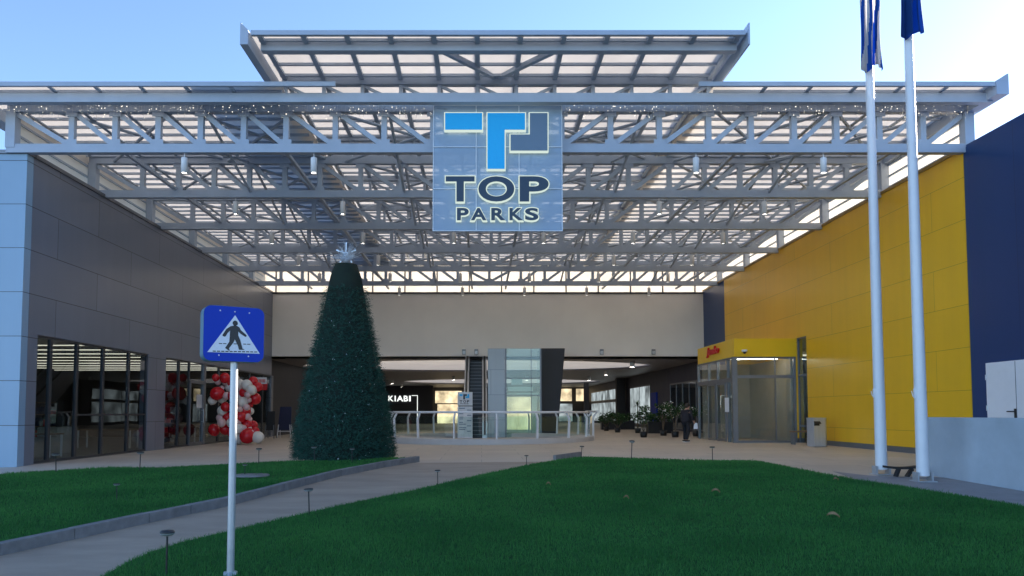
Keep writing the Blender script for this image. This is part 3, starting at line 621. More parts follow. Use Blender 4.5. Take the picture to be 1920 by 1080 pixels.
# windows in the navy right flank of the hall
def flank(y0, y1, z0, z1, m, n=1):
    X = XR+0.3; f = MB(); f.box(X-0.05, X-0.003, y0-0.1, y0, z0-0.1, z1+0.1); f.box(X-0.05, X-0.003, y1, y1+0.1, z0-0.1, z1+0.1); f.box(X-0.05, X-0.003, y0, y1, z1, z1+0.1); f.box(X-0.05, X-0.003, y0, y1, z0-0.1, z0)
    for k in range(1, n): f.box(X-0.06, X-0.003, y0+(y1-y0)*k/n-0.05, y0+(y1-y0)*k/n+0.05, z0, z1)
    o = f.build('flank_window', M['alu'], t); MB().box(X-0.03, X-0.02, y0, y1, z0, z1).build('pane', M[m], o)
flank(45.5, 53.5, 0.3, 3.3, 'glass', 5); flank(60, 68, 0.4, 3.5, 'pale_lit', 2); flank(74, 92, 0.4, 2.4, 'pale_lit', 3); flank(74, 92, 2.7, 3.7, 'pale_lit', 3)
MB().box(XR+0.2, XR+0.296, 57.6, 59.6, 0, 2.9).build('blue_door', M['sign_blue'], t)
for px, D, w in ((1100,80,0.5),(1165,70,0.8),(1238,56,0.0)):
    if w: X = U(px,773,D).x; MB().box(X-w/2, X+w/2, D, D+w, 0, zc2-0.01).build('column', M['dark_wall'], t)
# slanted dark column
a0 = U(1013,677,43); a1 = U(1057,677,43); b0 = U(1014,790,43); b1 = U(1046,790,43)
mb = MB(); z0, z1 = gz(4,43), ZC+0.3
k = (z1-z0)/(a0.z-b0.z)
xa, xb = a0.x+0.0, a1.x; xc, xd = b0.x, b1.x-0.1
vs = [(xc,42.3,z0),(xd,42.3,z0),(xd,43.6,z0),(xc,43.6,z0),(xa,42.3,z1),(xb,42.3,z1),(xb,43.6,z1),(xa,43.6,z1)]
mb.add(vs, [(0,3,2,1),(4,5,6,7),(0,1,5,4),(1,2,6,5),(2,3,7,6),(3,0,4,7)])
tag(mb.build('slanted_column', M['dark_wall'], None, 0.03), 'dark leaning column beside the glass lift', 'column')
# glass lift
t = thing('glass_lift', 'glass lift shaft with pale grey panelled side rising behind the round railing', 'lift')
DL = 40.2; a = U(915,677,DL).x; b = U(949,677,DL).x; c = U(1014,677,DL).x; zl = ZC+0.1
mb = MB(); mb.box(a, b-0.08, DL, DL+2.2, 0, zl); mb.build('shaft_wall', panel_mat('lift_cladding', (0.36, 0.39, 0.42), 'x', 3, 1.35, 0.35, 0.3, 0.4, shift=(1, 0.4)), t)
mb = MB(); mb.box(b-0.07, b+0.02, DL-0.03, DL+0.08, 0, zl); mb.box(c-0.05, c+0.03, DL-0.03, DL+0.08, 0, zl)
for py in (709, 741): z = U(950,py,DL).z; mb.box(b+0.02, c-0.05, DL-0.02, DL+0.05, z-0.02, z+0.02)
xm = U(996,700,DL).x; mb.box(xm-0.015, xm+0.015, DL-0.02, DL+0.05, 0, zl)
mb.build('frame', M['alu'], t)
MB().box(b+0.02, c-0.05, DL, DL+0.02, 0.02, zl).build('glass', M['lift_glass'], t)
MB().box(c-0.03, c-0.01, DL+0.09, DL+2.2, 0.02, zl).build('glass', M['lift_glass'], t)
mb = MB(); mb.box(b+0.06, c-0.1, DL+1.5, DL+1.6, 0.02, 2.3); mb.box(b+0.06, c-0.1, DL+0.5, DL+1.6, 2.3, 2.42); mb.box(b+0.06, c-0.1, DL+0.5, DL+1.6, 0.0, 0.1); mb.build('car', M['white_paint'], t)
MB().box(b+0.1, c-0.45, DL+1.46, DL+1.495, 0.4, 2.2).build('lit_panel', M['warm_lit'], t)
mb = MB(); mb.box(b+0.1, c-0.4, DL+0.45, DL+0.55, 2.5, 2.75); mb.box(b+0.3, b+0.9, DL+0.4, DL+0.45, 2.85, 3.2); mb.build('control_box', M['white_paint'], t)
# escalator rising behind the totem
t = thing('escalator', 'dark escalator rising between pale balustrades beside the lift', 'escalator')
DS = 41.2; xa = U(870,700,DS).x; xb = U(913,700,DS).x
mb = MB(); n = 22; run = 6.5/n; rise = 4.6/n
for k in range(n): mb.box(xa+0.26, xb-0.26, DS-2+k*run, DS-2+(k+1)*run+0.02, k*rise-0.6, (k+1)*rise)
st_ = mb.build('steps', mat('escalator_step', (0.06, 0.065, 0.075), 0.5, 0.3, 0.1, 4, stretch=(1, 1, 1)), t)
mb = MB()
for k in range(n): mb.box(xa+0.27, xb-0.27, DS-2+k*run-0.012, DS-2+k*run-0.002, (k+1)*rise-0.035, (k+1)*rise-0.005)
mb.build('step_edge', M['alu'], st_)
for x in (xa, xb-0.25):
    mb = MB(); mb.add([(x,DS-2.3,-0.3),(x+0.25,DS-2.3,-0.3),(x+0.25,DS+4.6,4.2),(x,DS+4.6,4.2),(x,DS-2.3,0.9),(x+0.25,DS-2.3,0.9),(x+0.25,DS+4.6,5.5),(x,DS+4.6,5.5)], [(0,3,2,1),(4,5,6,7),(0,1,5,4),(1,2,6,5),(2,3,7,6),(3,0,4,7)])
    bl = mb.build('balustrade', M['stainless'], t)
    mb = MB(); mb.tube([(x+0.12,DS-2.5,0.2),(x+0.12,DS-2.5,0.8),(x+0.12,DS-2.2,1.05),(x+0.12,DS+4.6,5.6)], 0.05, 8); mb.build('handrail', M['black'], bl)
# ------------------------------------------------------------------ canopy
t = thing('canopy', 'large steel truss canopy with translucent stepped roof over the plaza', 'canopy')
XC = (933-VX)*D0/F
ZB0, ZB1 = U(900,288,D0).z, U(900,272,D0).z
ZT0, ZT1 = U(900,212,D0).z, U(900,196,D0).z
ZR = U(900,159,19.05).z                 # lower roof sheet
ZU = U(900,64,17.75).z                  # upper roof sheet
offs = [123,216,309,403,484,566,647,729,812]
px = sorted([-o for o in offs]+[0]+offs)
posts = [XC+o*D0/F for o in px]
TE0, TE1 = U(17,240,D0).x, U(1820,240,D0).x
UX0, UX1 = -5.5, 6.35
trY = [D0+i*4.29 for i in range(6)]
def make_truss():
    mb = MB(); mb.box(TE0, TE1, -0.11, 0.11, ZB0, ZB1); mb.box(TE0, TE1, -0.11, 0.11, ZT0, ZT1)
    mb.box(TE0-0.02, TE0+0.24, -0.13, 0.13, ZB1-0.1, ZT0+0.01); mb.box(TE1-0.24, TE1+0.02, -0.13, 0.13, ZB1-0.1, ZT0+0.01)
    for x in posts:
        for z0_, z1_ in ((ZB1+0.001, ZB1+0.13), (ZT0-0.13, ZT0-0.001)): mb.box(x-0.16, x+0.16, -0.085, -0.0755, z0_, z1_)
    tr = mb.build('truss', M['steel']); tr.parent = t
    for x in posts:
        local('post', MB().box(x-0.075, x+0.075, -0.075, 0.075, ZB1, ZT0), M['steel'], tr)
    allx = [TE0+0.1]+posts+[TE1-0.1]; mid = len(allx)//2
    for i in range(len(allx)-1):
        a, b = allx[i], allx[i+1]
        p, q = ((a+0.06, 0, ZT0), (b-0.08, 0, ZB1)) if i < mid else ((a+0.08, 0, ZB1), (b-0.06, 0, ZT0))
        local('diagonal', MB().beam(p, q, 0.10, 0.13), M['steel'], tr)
    # raised frame that carries the upper roof
    zl0, zl1 = U(900,160,D0).z, U(900,145,D0).z
    ub = local('raised_beam', MB().box(UX0, UX1, -0.1, 0.1, zl0, zl1), M['steel'], tr)
    m2 = MB(); n = 11
    for k in range(n+1):
        x = UX0+0.08+(UX1-UX0-0.16)*k/n; m2.box(x-0.05, x+0.05, -0.05, 0.05, ZT1, zl0)
    for k in range(n):
        x0 = UX0+0.1+(UX1-UX0-0.16)*k/n; x1 = x0+(UX1-UX0-0.16)/n
        (a, b) = ((x0,0,zl0-0.02),(x1,0,ZT1+0.02)) if k < n/2 else ((x0,0,ZT1+0.02),(x1,0,zl0-0.02))
        m2.beam(a, b, 0.06, 0.07)
    local('raised_bracing', m2, M['steel'], tr)
    return tr
tr0 = make_truss(); tr0.location = (0, trY[0], 0)
for y in trY[1:]: copy_tree(tr0, t).location = (0, y, 0)
zl0, zl1 = U(900,160,D0).z, U(900,145,D0).z
# front beams carrying the eaves
ba = U(17,177,19.4).z; bb = U(17,194,19.4).z
MB().box(TE0-0.3, TE1+0.02, 19.3, 19.5, bb, ba).build('eave_beam', M['steel'], t)
ub0, ub1 = U(900,98,18.2).z, U(900,82,18.2).z
MB().box(UX0, UX1, 18.1, 18.3, ub0, ub1).build('upper_eave_beam', M['steel'], t)
for s_, (x0, x1) in enumerate(((TE0-0.5, UX0-0.35+0.6), (UX1-0.25, TE1-0.16))):
    MB().box(x0, x1, 19.02, DB+0.58, ZR+0.003, ZR+0.028).build('lower_roof_sheet', M['poly'], t)
    y = 19.35
    while y < DB-0.2:
        MB().box(x0+0.05, x1-0.05, y, y+0.065, ZR-0.075, ZR).build('purlin', M['steel'], t); y += 0.62
# gutters
MB().box(TE0-0.5, UX0+1.7, 18.93, 19.01, ZR-0.08, ZR+0.035).build('gutter', M['steel'], t)
MB().box(UX1-0.7, TE1-0.16, 18.93, 19.01, ZR-0.08, ZR+0.035).build('gutter', M['steel'], t)
MB().box(UX0-0.1, UX1+0.05, 17.62, 17.72, ZU-0.08, ZU+0.035).build('gutter', M['steel'], t)
MB().box(UX0-0.15, UX1+0.1, 17.73, DB+0.58, ZU+0.003, ZU+0.028).build('upper_roof_sheet', M['poly'], t)
y = 17.95
while y < DB-0.2:
    MB().box(UX0, UX1, y, y+0.065, ZU-0.07, ZU).build('upper_purlin', M['steel'], t); y += 0.64  # purlins of the upper roof, same kind as the lower ones
# rafters
for x in posts+[TE0+0.1, TE1-0.1]:
    if UX0-0.05 < x < UX1+0.05: continue
    mb = MB(); zz = ZT1+0.001
    mb.box(x-0.05, x+0.05, 19.05, DB, max(zz, ba+0.001), ZR-0.077); mb.build('rafter', M['steel'], t)
for k in range(12):
    x = UX0+0.08+(UX1-UX0-0.16)*k/11
    MB().box(x-0.06, x+0.06, 17.74, DB, zl1+0.002, ZU-0.072).build('upper_rafter', M['steel'], t)
# rising ends of the side gutters: a box gutter that sticks out past the eaves, with an upturned tip
def side_fascia(x0, x1, y0, z, h, name):
    mb = MB(); s = 1 if x1 > x0 else -1
    lo, hi = min(x0,x1), max(x0,x1)
    mb.box(lo, hi, y0, DB, z-h, z)
    prof = [(x0, z+0.002), (x1, z+0.002), (x1, z+0.19)]
    mb.add([(a, y0, b) for a, b in prof]+[(a, y0+0.03, b) for a, b in prof], [(0,1,2),(5,4,3),(0,3,4,1),(1,4,5,2),(2,5,3,0)])
    mb.add([(x1-0.02*s, y0+0.031, z+0.002), (x1, y0+0.031, z+0.002), (x1, y0+0.031, z+0.19), (x1-0.02*s, y0+0.031, z+0.19), (x1-0.02*s, DB, z+0.002), (x1, DB, z+0.002), (x1, DB, z+0.19), (x1-0.02*s, DB, z+0.19)], [(0,1,2,3),(7,6,5,4),(0,4,5,1),(1,5,6,2),(2,6,7,3),(3,7,4,0)])
    return mb.build(name, M['steel'], t)
side_fascia(UX0-0.16, -5.85, 17.6, ZU+0.03, 0.36, 'side_gutter'); side_fascia(UX1+0.11, 6.5, 17.6, ZU+0.03, 0.36, 'side_gutter')
side_fascia(TE1-0.155, U(1888,170,18.95).x+0.02, 18.9, ZR+0.05, 0.36, 'side_gutter'); side_fascia(TE0-0.51, TE0-0.95, 18.9, ZR+0.05, 0.36, 'side_gutter')
# centre fork at the front of the upper roof
for s_ in (-1, 1):
    MB().beam((XC+0.05*s_, D0-0.12, zl1-0.05), (XC+s_*1.35, 18.3, ub0+0.06), 0.12, 0.12).build('fork_brace', M['steel'], t)
# bracing between trusses (upright crosses along the depth, and in the roof plane)
for bi in range(5):
    y0, y1 = trY[bi]+0.12, trY[bi+1]-0.12
    for xo in (-8.2, -3.1, 3.9, 9.0):
        x = XC+xo
        mb = MB(); mb.tube([(x,y0,ZB1-0.05),(x,y1,ZT0+0.05)], 0.045, 8); mb.tube([(x+0.1,y0,ZT0+0.05),(x+0.1,y1,ZB1-0.05)], 0.045, 8); mb.build('cross_brace', M['steel'], t)
    for (xa, xb) in ((-12.2,-8.6),(-8.4,-5.2),(6.4,9.6),(9.8,13.0),(-4.5,0.3),(0.6,5.4)):
        zz = ZT1-0.06
        mb = MB(); mb.tube([(xa,y0,zz),(xb,y1,zz)], 0.05, 8); mb.tube([(xb,y0,zz-0.11),(xa,y1,zz-0.11)], 0.05, 8); mb.build('roof_brace', M['steel'], t)
for xo in (-10.6, -6.0, -1.0, 1.0, 6.8, 11.2):
    MB().box(XC+xo-0.05, XC+xo+0.05, D0+0.12, DB, ZB1+0.003, ZB1+0.09).build('tie_beam', M['steel'], t)
# upright infill added to keep low sun from leaking in between the roof levels
for x in (UX0-0.1, UX1+0.05): MB().box(x-0.015, x+0.015, D0+0.12, DB+0.5, ZR+0.03, ZU-0.01).build('step_sun_stop', M['clere'], t)
# translucent infill between the walls and the roof
for X in (TE0-0.1, TE1+0.05):
    MB().box(X-0.02, X+0.02, D0+0.2, DB+0.56, ZW-0.3, ZR-0.005).build('side_infill', M['clere'], t)
    mb = MB()
    xi = X+0.05 if X < 0 else X-0.05
    for k in range(3): z = ZW+0.15+k*0.36; mb.box(xi-0.025, xi+0.025, D0+0.2, DB, z, z+0.06)
    mb.build('side_rail', M['steel'], t)
MB().box(TE0-0.07, TE1+0.02, DB+0.5, DB+0.54, ztb-0.3, ZU).build('rear_infill', M['clere'], t)
mb = MB()
for k in range(14): x = TE0+0.6+k*1.95; mb.box(x-0.04, x+0.04, DB+0.4, DB+0.498, ztb-0.2, ZR)
mb.box(TE0, TE1, DB+0.41, DB+0.497, ZW+0.45, ZW+0.53)
mb.build('rear_frame', M['alu'], t)
# ------------------------------------------------------------------ fairy lights along the front truss
sl = thing('fairy_lights', 'icicle fairy lights strung along the top of the front truss', 'string lights')
mb = MB(); bb_ = MB(); yL = D0-0.16
mb.tube([(TE0+k*(TE1-TE0)/60, yL, ZT1-0.02-0.02*(k % 2)) for k in range(61)], 0.012, 6)
net = MB()
x = TE0+0.1
while x < TE1-0.1:
    if not (U(810,300,yL).x < x < U(1055,300,yL).x):
        L_ = random.uniform(0.1, 0.5); y = yL+random.uniform(-0.03, 0.02)
        mb.tube([(x,y,ZT1-0.02),(x+random.uniform(-.03,.03),y,ZT1-0.02-L_)], 0.004, 4, False)
        for k in range(random.randint(1, 3)):
            z = ZT1-0.03-L_*random.random()**0.6; r = random.choice((0.006,0.007,0.007,0.008,0.014)); bb_.ball((x+random.uniform(-0.03,0.03), y-0.02, z), r, 1, 6, 4)
    x += random.uniform(0.06, 0.14)
mb.build('cable', M['galv'], sl); o = bb_.build('bulbs', M['bulb'], sl); o['kind'] = 'stuff'
# ------------------------------------------------------------------ hanging logo sign
YS = D0-0.45
sp = thing('hanging_sign', 'large square glass sign with blue and grey logo hung on the canopy front', 'sign')
a = U(812,433,YS); b = U(1053,198,YS)
MB().box(a.x, b.x, YS, YS+0.03, a.z, b.z).build('glass_panel', M['sign_glass'], sp)
mb = MB()
for k in range(4): x = a.x+(b.x-a.x)*k/3; mb.box(x-0.012, x+0.012, YS-0.014, YS-0.002, a.z, b.z)
for k in range(4): z = a.z+(b.z-a.z)*k/3; mb.box(a.x-0.012, b.x+0.012, YS-0.027, YS-0.015, z-0.012, z+0.012)
mb.build('joint_frame', mat('sign_joint', (0.6, 0.66, 0.72), 0.3), sp)
mb = MB()
for x in (a.x+0.3, b.x-0.3): mb.beam((x, YS+0.04, b.z-0.1), (x, D0-0.08, ZT0+0.05), 0.06, 0.06); mb.beam((x, YS+0.04, ZB1-0.05), (x, D0-0.08, ZB1-0.05), 0.06, 0.06)
mb.build('bracket', M['steel'], sp)
yl = YS-0.05
def logo(poly, m):
    P = [U(x, y, yl) for x, y in poly]; cx = sum(p.x for p in P)/len(P); cz = sum(p.z for p in P)/len(P)
    pl = [(p.x, p.z) for p in P]
    def grow(pl, d):
        n = len(pl); ar = sum(pl[i][0]*pl[(i+1)%n][1]-pl[(i+1)%n][0]*pl[i][1] for i in range(n)); s = 1 if ar > 0 else -1; out = []
        for i in range(n):
            (x0,y0),(x1,y1),(x2,y2) = pl[i-1], pl[i], pl[(i+1)%n]
            e1 = Vector((x1-x0,y1-y0)).normalized(); e2 = Vector((x2-x1,y2-y1)).normalized()
            n1 = Vector((e1.y,-e1.x))*s; n2 = Vector((e2.y,-e2.x))*s
            out.append((x1+(n1.x+n2.x)*d, y1+(n1.y+n2.y)*d))
        return out
    mb = MB(); mb.prism(grow(pl, 0.028), lambda u, v, w: (u, yl-0.10+w, v), 0.12)
    mb.cur = 1; mb.prism(pl, lambda u, v, w: (u, yl-0.115+w, v), 0.013)
    mb.build('logo_block', [M['logo_edge'], m], sp, 0, True)
logo([(835,215),(904,215),(904,246),(835,246)], M['logo_blue'])
logo([(914,215),(984,215),(984,246),(946,246),(946,319),(914,319)], M['logo_blue'])
logo([(993,215),(1026,215),(1026,285),(957,285),(957,255),(993,255)], M['logo_grey'])
def big_letter(ch, x0, x1, y0, y1, parent, yl, m, edge, offb=0.055, offf=0.032, d=0.1, name='letter'):
    A = U(x0, y1, yl); B = U(x1, y0, yl); w, h = B.x-A.x, B.z-A.z
    g = 0.028 if edge else 0
    mb = MB()
    if edge:
        vs, fs = text_mesh(ch, w+2*g, h+2*g, offb, 1.0); mb.add([(A.x-g+v[0], yl-0.05-v[2]*d/2, A.z-g+v[1]) for v in vs], fs); mb.cur = 1
    vs, fs = text_mesh(ch, w, h, offf, 1.0); mb.add([(A.x+v[0], yl-0.05-d/2-0.008-v[2]*0.006, A.z+v[1]) for v in vs], fs)
    return mb.build(name, [edge, m] if edge else [m], parent)
for ch, x0, x1 in (('T',836,890),('O',897,964),('P',974,1028)): big_letter(ch, x0, x1, 333, 380, sp, yl, M['logo_dark'], M['logo_edge'])
for ch, x0, x1 in (('P',857,879),('A',883,912),('R',921,947),('K',955,980),('S',984,1009)): big_letter(ch, x0, x1, 392, 415, sp, yl, M['logo_dark'], M['logo_edge'], 0.06, 0.035)
# ------------------------------------------------------------------ pendant lamps
ordn = ['first','second','third','fourth','fifth','sixth']
lx = [-567,-320,-75,167,409,652]
proto = None
for r in range(6):
    use = [0,1,4,5] if r in (0,1,3) else range(6)
    names = list(use)
    for j, k in enumerate(names):
        x = lx[k]*D0/F; y = trY[r]
        lab = 'white cylinder pendant lamp, %s from the left under the %s truss %s' % (ordn[j], ['front','second','third','fourth','fifth','rear'][r], 'of the canopy' if r in (0,5) else 'back')
        if proto is None:
            o = thing('pendant_lamp', lab, 'lamp', (x, y, ZB0), 0, 'pendant lamps under the canopy trusses'); proto = o
            local('cord', MB().tube([(0,0,0),(0,0,-0.12)], 0.015, 6), M['white_paint'], o)
            mb = MB(); mb.lathe([(0.001,-0.12),(0.082,-0.12),(0.086,-0.14),(0.086,-0.55),(0.078,-0.55),(0.074,-0.49),(0.001,-0.49)], (0,0,0), 20); local('shade', mb, M['white_paint'], o)
            local('diffuser', MB().lathe([(0.001,-0.52),(0.072,-0.52),(0.072,-0.51),(0.001,-0.51)], (0,0,0), 16), M['lamp'], o)
        else:
            o = copy_tree(proto); o['label'] = lab; o.location = (x, y, ZB0)
# small spot lamps along the foot of the beige wall
for px_, lab in ((703,'grey wall spot lamp nearest the fir cone tree on the beige wall'),(870,'grey wall spot lamp above the left side of the escalator'),(893,'grey wall spot lamp above the right side of the escalator'),(1128,'grey wall spot lamp on the beige wall right of the lift'),(1225,'grey wall spot lamp on the beige wall nearest the blue wall')):
    p = U(px_,660,DB-0.12); o = thing('wall_lamp', lab, 'lamp', p, 0, 'spot lamps on the beige wall')
    local('housing', MB().box(-0.11,0.11,-0.12,0.0,-0.16,0.16), M['alu'], o, 0.015); local('bracket', MB().box(-0.04,0.04,0.0,0.125,-0.05,0.05), M['dark_alu'], o); local('lens', MB().box(-0.09,0.09,-0.125,-0.121,-0.13,0.05), M['galv'], o)
# ------------------------------------------------------------------ round railing
b = G(920,834); Rr = 5.0; cc = Vector((U(914,800,36.7).x, b.y+Rr, 0)); zc = gz(cc.x, cc.y)
t = thing('round_railing', 'round white and glass railing on a raised kerb around the escalator well', 'railing', (cc.x, cc.y, zc))
mb = MB(); mb.lathe([(Rr-0.9,0.0),(Rr-0.9,0.24),(Rr+0.06,0.24),(Rr+0.10,0.22),(Rr+0.10,-0.06)], (0,0,0), 96); local('base_ring', mb, mat('pale_stone', (0.5, 0.48, 0.46), 0.55, 0, 0.08, 2), t)
mb = MB(); mb.tube([((Rr-0.18)*math.cos(2*PI*k/96), (Rr-0.18)*math.sin(2*PI*k/96), 1.36) for k in range(97)], 0.05, 10, False); local('handrail', mb, M['white_paint'], t)
NP = 17
for k in range(NP):
    a = -PI/2 + 0.07 + 2*PI*k/NP
    c, s = math.cos(a), math.sin(a); tx, ty = -s, c
    prof = [(Rr-0.06,0.24),(Rr-0.02,1.08),(Rr-0.17,1.33),(Rr-0.23,1.30),(Rr-0.11,1.06),(Rr-0.16,0.24)]
    mb = MB(); w = 0.03
    vs = [(c*r+tx*w, s*r+ty*w, z) for r, z in prof]+[(c*r-tx*w, s*r-ty*w, z) for r, z in prof]
    n = len(prof); mb.add(vs, [tuple(range(n)), tuple(reversed(range(n,2*n)))]+[(i, i+n, (i+1)%n+n, (i+1)%n) for i in range(n)])
    local('post', mb, M['white_paint'], t)
    mb = MB(); a0, a1 = a+0.02, a+2*PI/NP-0.02; nn = 5
    for j in range(nn):
        u0 = a0+(a1-a0)*j/nn; u1 = a0+(a1-a0)*(j+1)/nn; r0, r1 = Rr-0.1, Rr-0.085
        mb.add([(r0*math.cos(u0),r0*math.sin(u0),0.33),(r0*math.cos(u1),r0*math.sin(u1),0.33),(r0*math.cos(u1),r0*math.sin(u1),1.17),(r0*math.cos(u0),r0*math.sin(u0),1.17),
                (r1*math.cos(u0),r1*math.sin(u0),0.33),(r1*math.cos(u1),r1*math.sin(u1),0.33),(r1*math.cos(u1),r1*math.sin(u1),1.17),(r1*math.cos(u0),r1*math.sin(u0),1.17)], [(0,1,2,3),(7,6,5,4),(3,2,6,7),(0,4,5,1)])
    local('glass_panel', mb, M['clear_glass'], t)
# short straight flight of railing at the right of the ring
t = thing('stair_railing', 'short straight white railing beside the right end of the round railing', 'railing')
for px_ in (1112, 1102):
    p = G(px_+2, 817); z = gz(p.x,p.y); Y = 37.5 + (1112-px_)*0.05; X = U(px_,800,Y).x; z = 0.04
    mb = MB(); prof = [(X-0.04,z),(X+0.06,z),(X+0.06,1.08),(X+0.24,1.36),(X+0.16,1.38),(X-0.04,1.1)]
    n = len(prof); mb.add([(a,Y,b) for a, b in prof]+[(a,Y+0.12,b) for a, b in prof], [tuple(range(n)), tuple(reversed(range(n,2*n)))]+[(i, i+n, (i+1)%n+n, (i+1)%n) for i in range(n)]); mb.build('post', M['white_paint'], t)
X = U(1112,800,37.5).x; mb = MB(); mb.tube([(X+0.2,37.2,1.4),(X+0.1,40.8,1.4)], 0.05, 8); mb.build('handrail', M['white_paint'], t)
MB().box(X-0.3, X+0.5, 37.3, 40.8, 0.0, 0.035).build('base_plate', M['white_paint'], t)
MB().box(X+0.0, X+0.02, 37.7, 40.7, 0.2, 1.15).build('glass_panel', M['clear_glass'], t)
# ------------------------------------------------------------------ totem
DT = 38.4; a = U(858,800,DT); b = U(886,735,DT); zz = gz(a.x,DT); zs = U(870,762,DT).z
t = thing('directory_totem', 'white directory totem with blue logo standing behind the round railing', 'totem')
MB().box(a.x, b.x, DT, DT+0.22, zs+0.04, b.z).build('upper_panel', M['screenwhite'], t, 0.01)
MB().box(a.x+0.03, b.x-0.03, DT+0.03, DT+0.19, zs-0.01, zs+0.05).build('gap', M['black'], t)
MB().box(a.x, b.x, DT, DT+0.22, zz, zs).build('lower_panel', M['screenwhite'], t, 0.01)
def tpoly(poly, m):
    P = [U(x,y,DT-0.02) for x,y in poly]; MB().prism([(p.x,p.z) for p in P], lambda u,v,w: (u,DT-0.02+w,v), 0.019).build('logo_block', m, t, 0, True)
tpoly([(861.5,739),(867.5,739),(867.5,742.5),(861.5,742.5)], M['logo_blue']); tpoly([(868.5,739),(875.5,739),(875.5,742.5),(872,742.5),(872,749),(868.5,749)], M['logo_dark']); tpoly([(876.3,739),(879.8,739),(879.8,746.3),(873,746.3),(873,743.3),(876.3,743.3)], M['logo_blue'])
for ch, x0, x1 in (('T',862,867),('O',868.5,874),('P',875.5,880)): big_letter(ch, x0, x1, 750.5, 755, t, DT+0.05, M['sign_black'], None, d=0.0)
for i, ch in enumerate('PARKS'): big_letter(ch, 863.5+i*3.1, 866+i*3.1, 756, 758, t, DT+0.05, M['sign_black'], None, d=0.0)
mb = MB()
for k in range(14):
    z = zs-0.12-k*0.09; x0 = a.x+0.08+(0.4 if k % 3 == 1 else 0); mb.box(x0, min(b.x-0.06, x0+random.uniform(0.15,0.4)), DT-0.006, DT-0.001, z, z+0.04)
mb.build('directory_rows', M['logo_grey'], t)
# ------------------------------------------------------------------ crossing sign
p = G(432,1076,0.08)
YG = p.y; s0 = U(439.5,628,YG); ppm = F/YG
t = thing('crossing_sign', 'blue square pedestrian crossing sign on a grey pole in the front lawn', 'road sign', (p.x, p.y, lz_right(p.x,p.y)), R(31))
zc = s0.z-t.location.z; H = 103/ppm; W = H*1.07; dep = 0.17
mb = MB(); mb.tube([(0,0.0,-0.1),(0,0.0,zc-H/2+0.05)], 0.039, 16); local('post', mb, M['galv'], t)
mb = MB(); mb.lathe([(0.001,0.03),(0.07,0.03),(0.075,-0.02)], (0,0,0), 14); local('foot_collar', mb, M['galv'], t)
def rrect(w, h, r, n=7):
    out = []
    for cx, cy, a0 in ((w/2-r,h/2-r,0),(-w/2+r,h/2-r,PI/2),(-w/2+r,-h/2+r,PI),(w/2-r,-h/2+r,3*PI/2)):
        out += [(cx+r*math.cos(a0+k*PI/2/n), cy+r*math.sin(a0+k*PI/2/n)) for k in range(n+1)]
    return out
ox = -0.025
def sf(y): return lambda u, v, w: (u+ox, y+w, v+zc)
mb = MB(); mb.prism(rrect(W, H, 0.08), sf(-dep/2), dep); local('box', mb, M['sign_side'], t)
mb = MB(); mb.prism(rrect(W-0.006, H-0.006, 0.078), sf(-dep/2-0.008), 0.007); local('face', mb, M['sign_blue'], t)
def zp(x, y): return ((x-616)/852*W, (527-(y-(x-616)*0.02))/797*H)
def face(name, polys, m, y):
    mb = MB()
    for pl in polys: mb.prism([zp(*q) for q in pl], sf(y), 0.002)
    return local(name, mb, m, t)
face('triangle', [[(620,255),(247,795),(980,805)]], M['sign_white'], -dep/2-0.0115)
man = [(596,408),(650,408),(684,432),(705,470),(785,538),(786,552),(778,562),(765,562),(700,520),(668,490),(668,545),(700,620),(732,735),(765,752),(682,752),(668,700),(622,605),(600,655),(543,735),(552,770),(535,765),(488,732),(545,640),(550,560),(553,480),(520,515),(492,566),(478,570),(455,563),(448,548),(500,460),(560,415)]
head = [(622+36*math.cos(a)*(1.0), 370+38*math.sin(a)) for a in [2*PI*k/16 for k in range(16)]]
dash = [[(320+58*k,773),(362+58*k,773),(362+58*k,787),(320+58*k,787)] for k in range(11)]
dash += [[(x0,664),(x1,664),(x1,675),(x0,675)] for x0, x1 in ((402,447),(460,505),(605,650),(740,783),(795,842))]
face('pictogram', [man, head, [(640,365),(662,378),(655,392),(636,392)], [(603,392),(636,392),(640,412),(600,412)]]+dash, M['sign_black'], -dep/2-0.0145)
mb = MB()
for x, y in ((413,195),(617,205),(822,214),(405,836),(818,846)):
    u, v = zp(x, y); mb.ball((u+ox, -dep/2-0.01, v+zc), 0.008, 1, 10, 6)
local('rivets', mb, M['white_paint'], t)
# ------------------------------------------------------------------ fir cone tree
p = G(645,864); zb_ = lz_left(p.x, p.y)-0.02
px2m = p.y/F
hT = (865-502)*px2m
t = thing('christmas_tree', 'tall dark green artificial fir cone tree with silver star on top', 'tree', (p.x, p.y, zb_))
prof = [(0,100),(0.12,98),(0.3,84),(0.5,67),(0.7,51),(0.85,42),(0.95,33),(1.0,25)]
def rad(h):
    for i in range(len(prof)-1):
        if prof[i][0] <= h <= prof[i+1][0]:
            k = (h-prof[i][0])/(prof[i+1][0]-prof[i][0]); return (prof[i][1]*(1-k)+prof[i+1][1]*k)*px2m
    return prof[-1][1]*px2m
mb = MB(); mb.lathe([(rad(h)*0.84, h*hT) for h in [k/16 for k in range(17)]]+[(0.01, hT*0.995)], (0,0,0), 40); local('core', mb, M['core'], t)
local('trunk', MB().tube([(0,0,-0.1),(0,0,hT)], 0.08, 8), M['bark'], t)
ns = 15000; hh = 1-np.sqrt(rng.random(ns)*(1-0.06)+0.0); hh = np.clip(1-np.sqrt(1-rng.random(ns)*0.985), 0, 1)
ang = rng.uniform(0, 2*PI, ns); V = []; Fc = []; mi = []
vi = 0
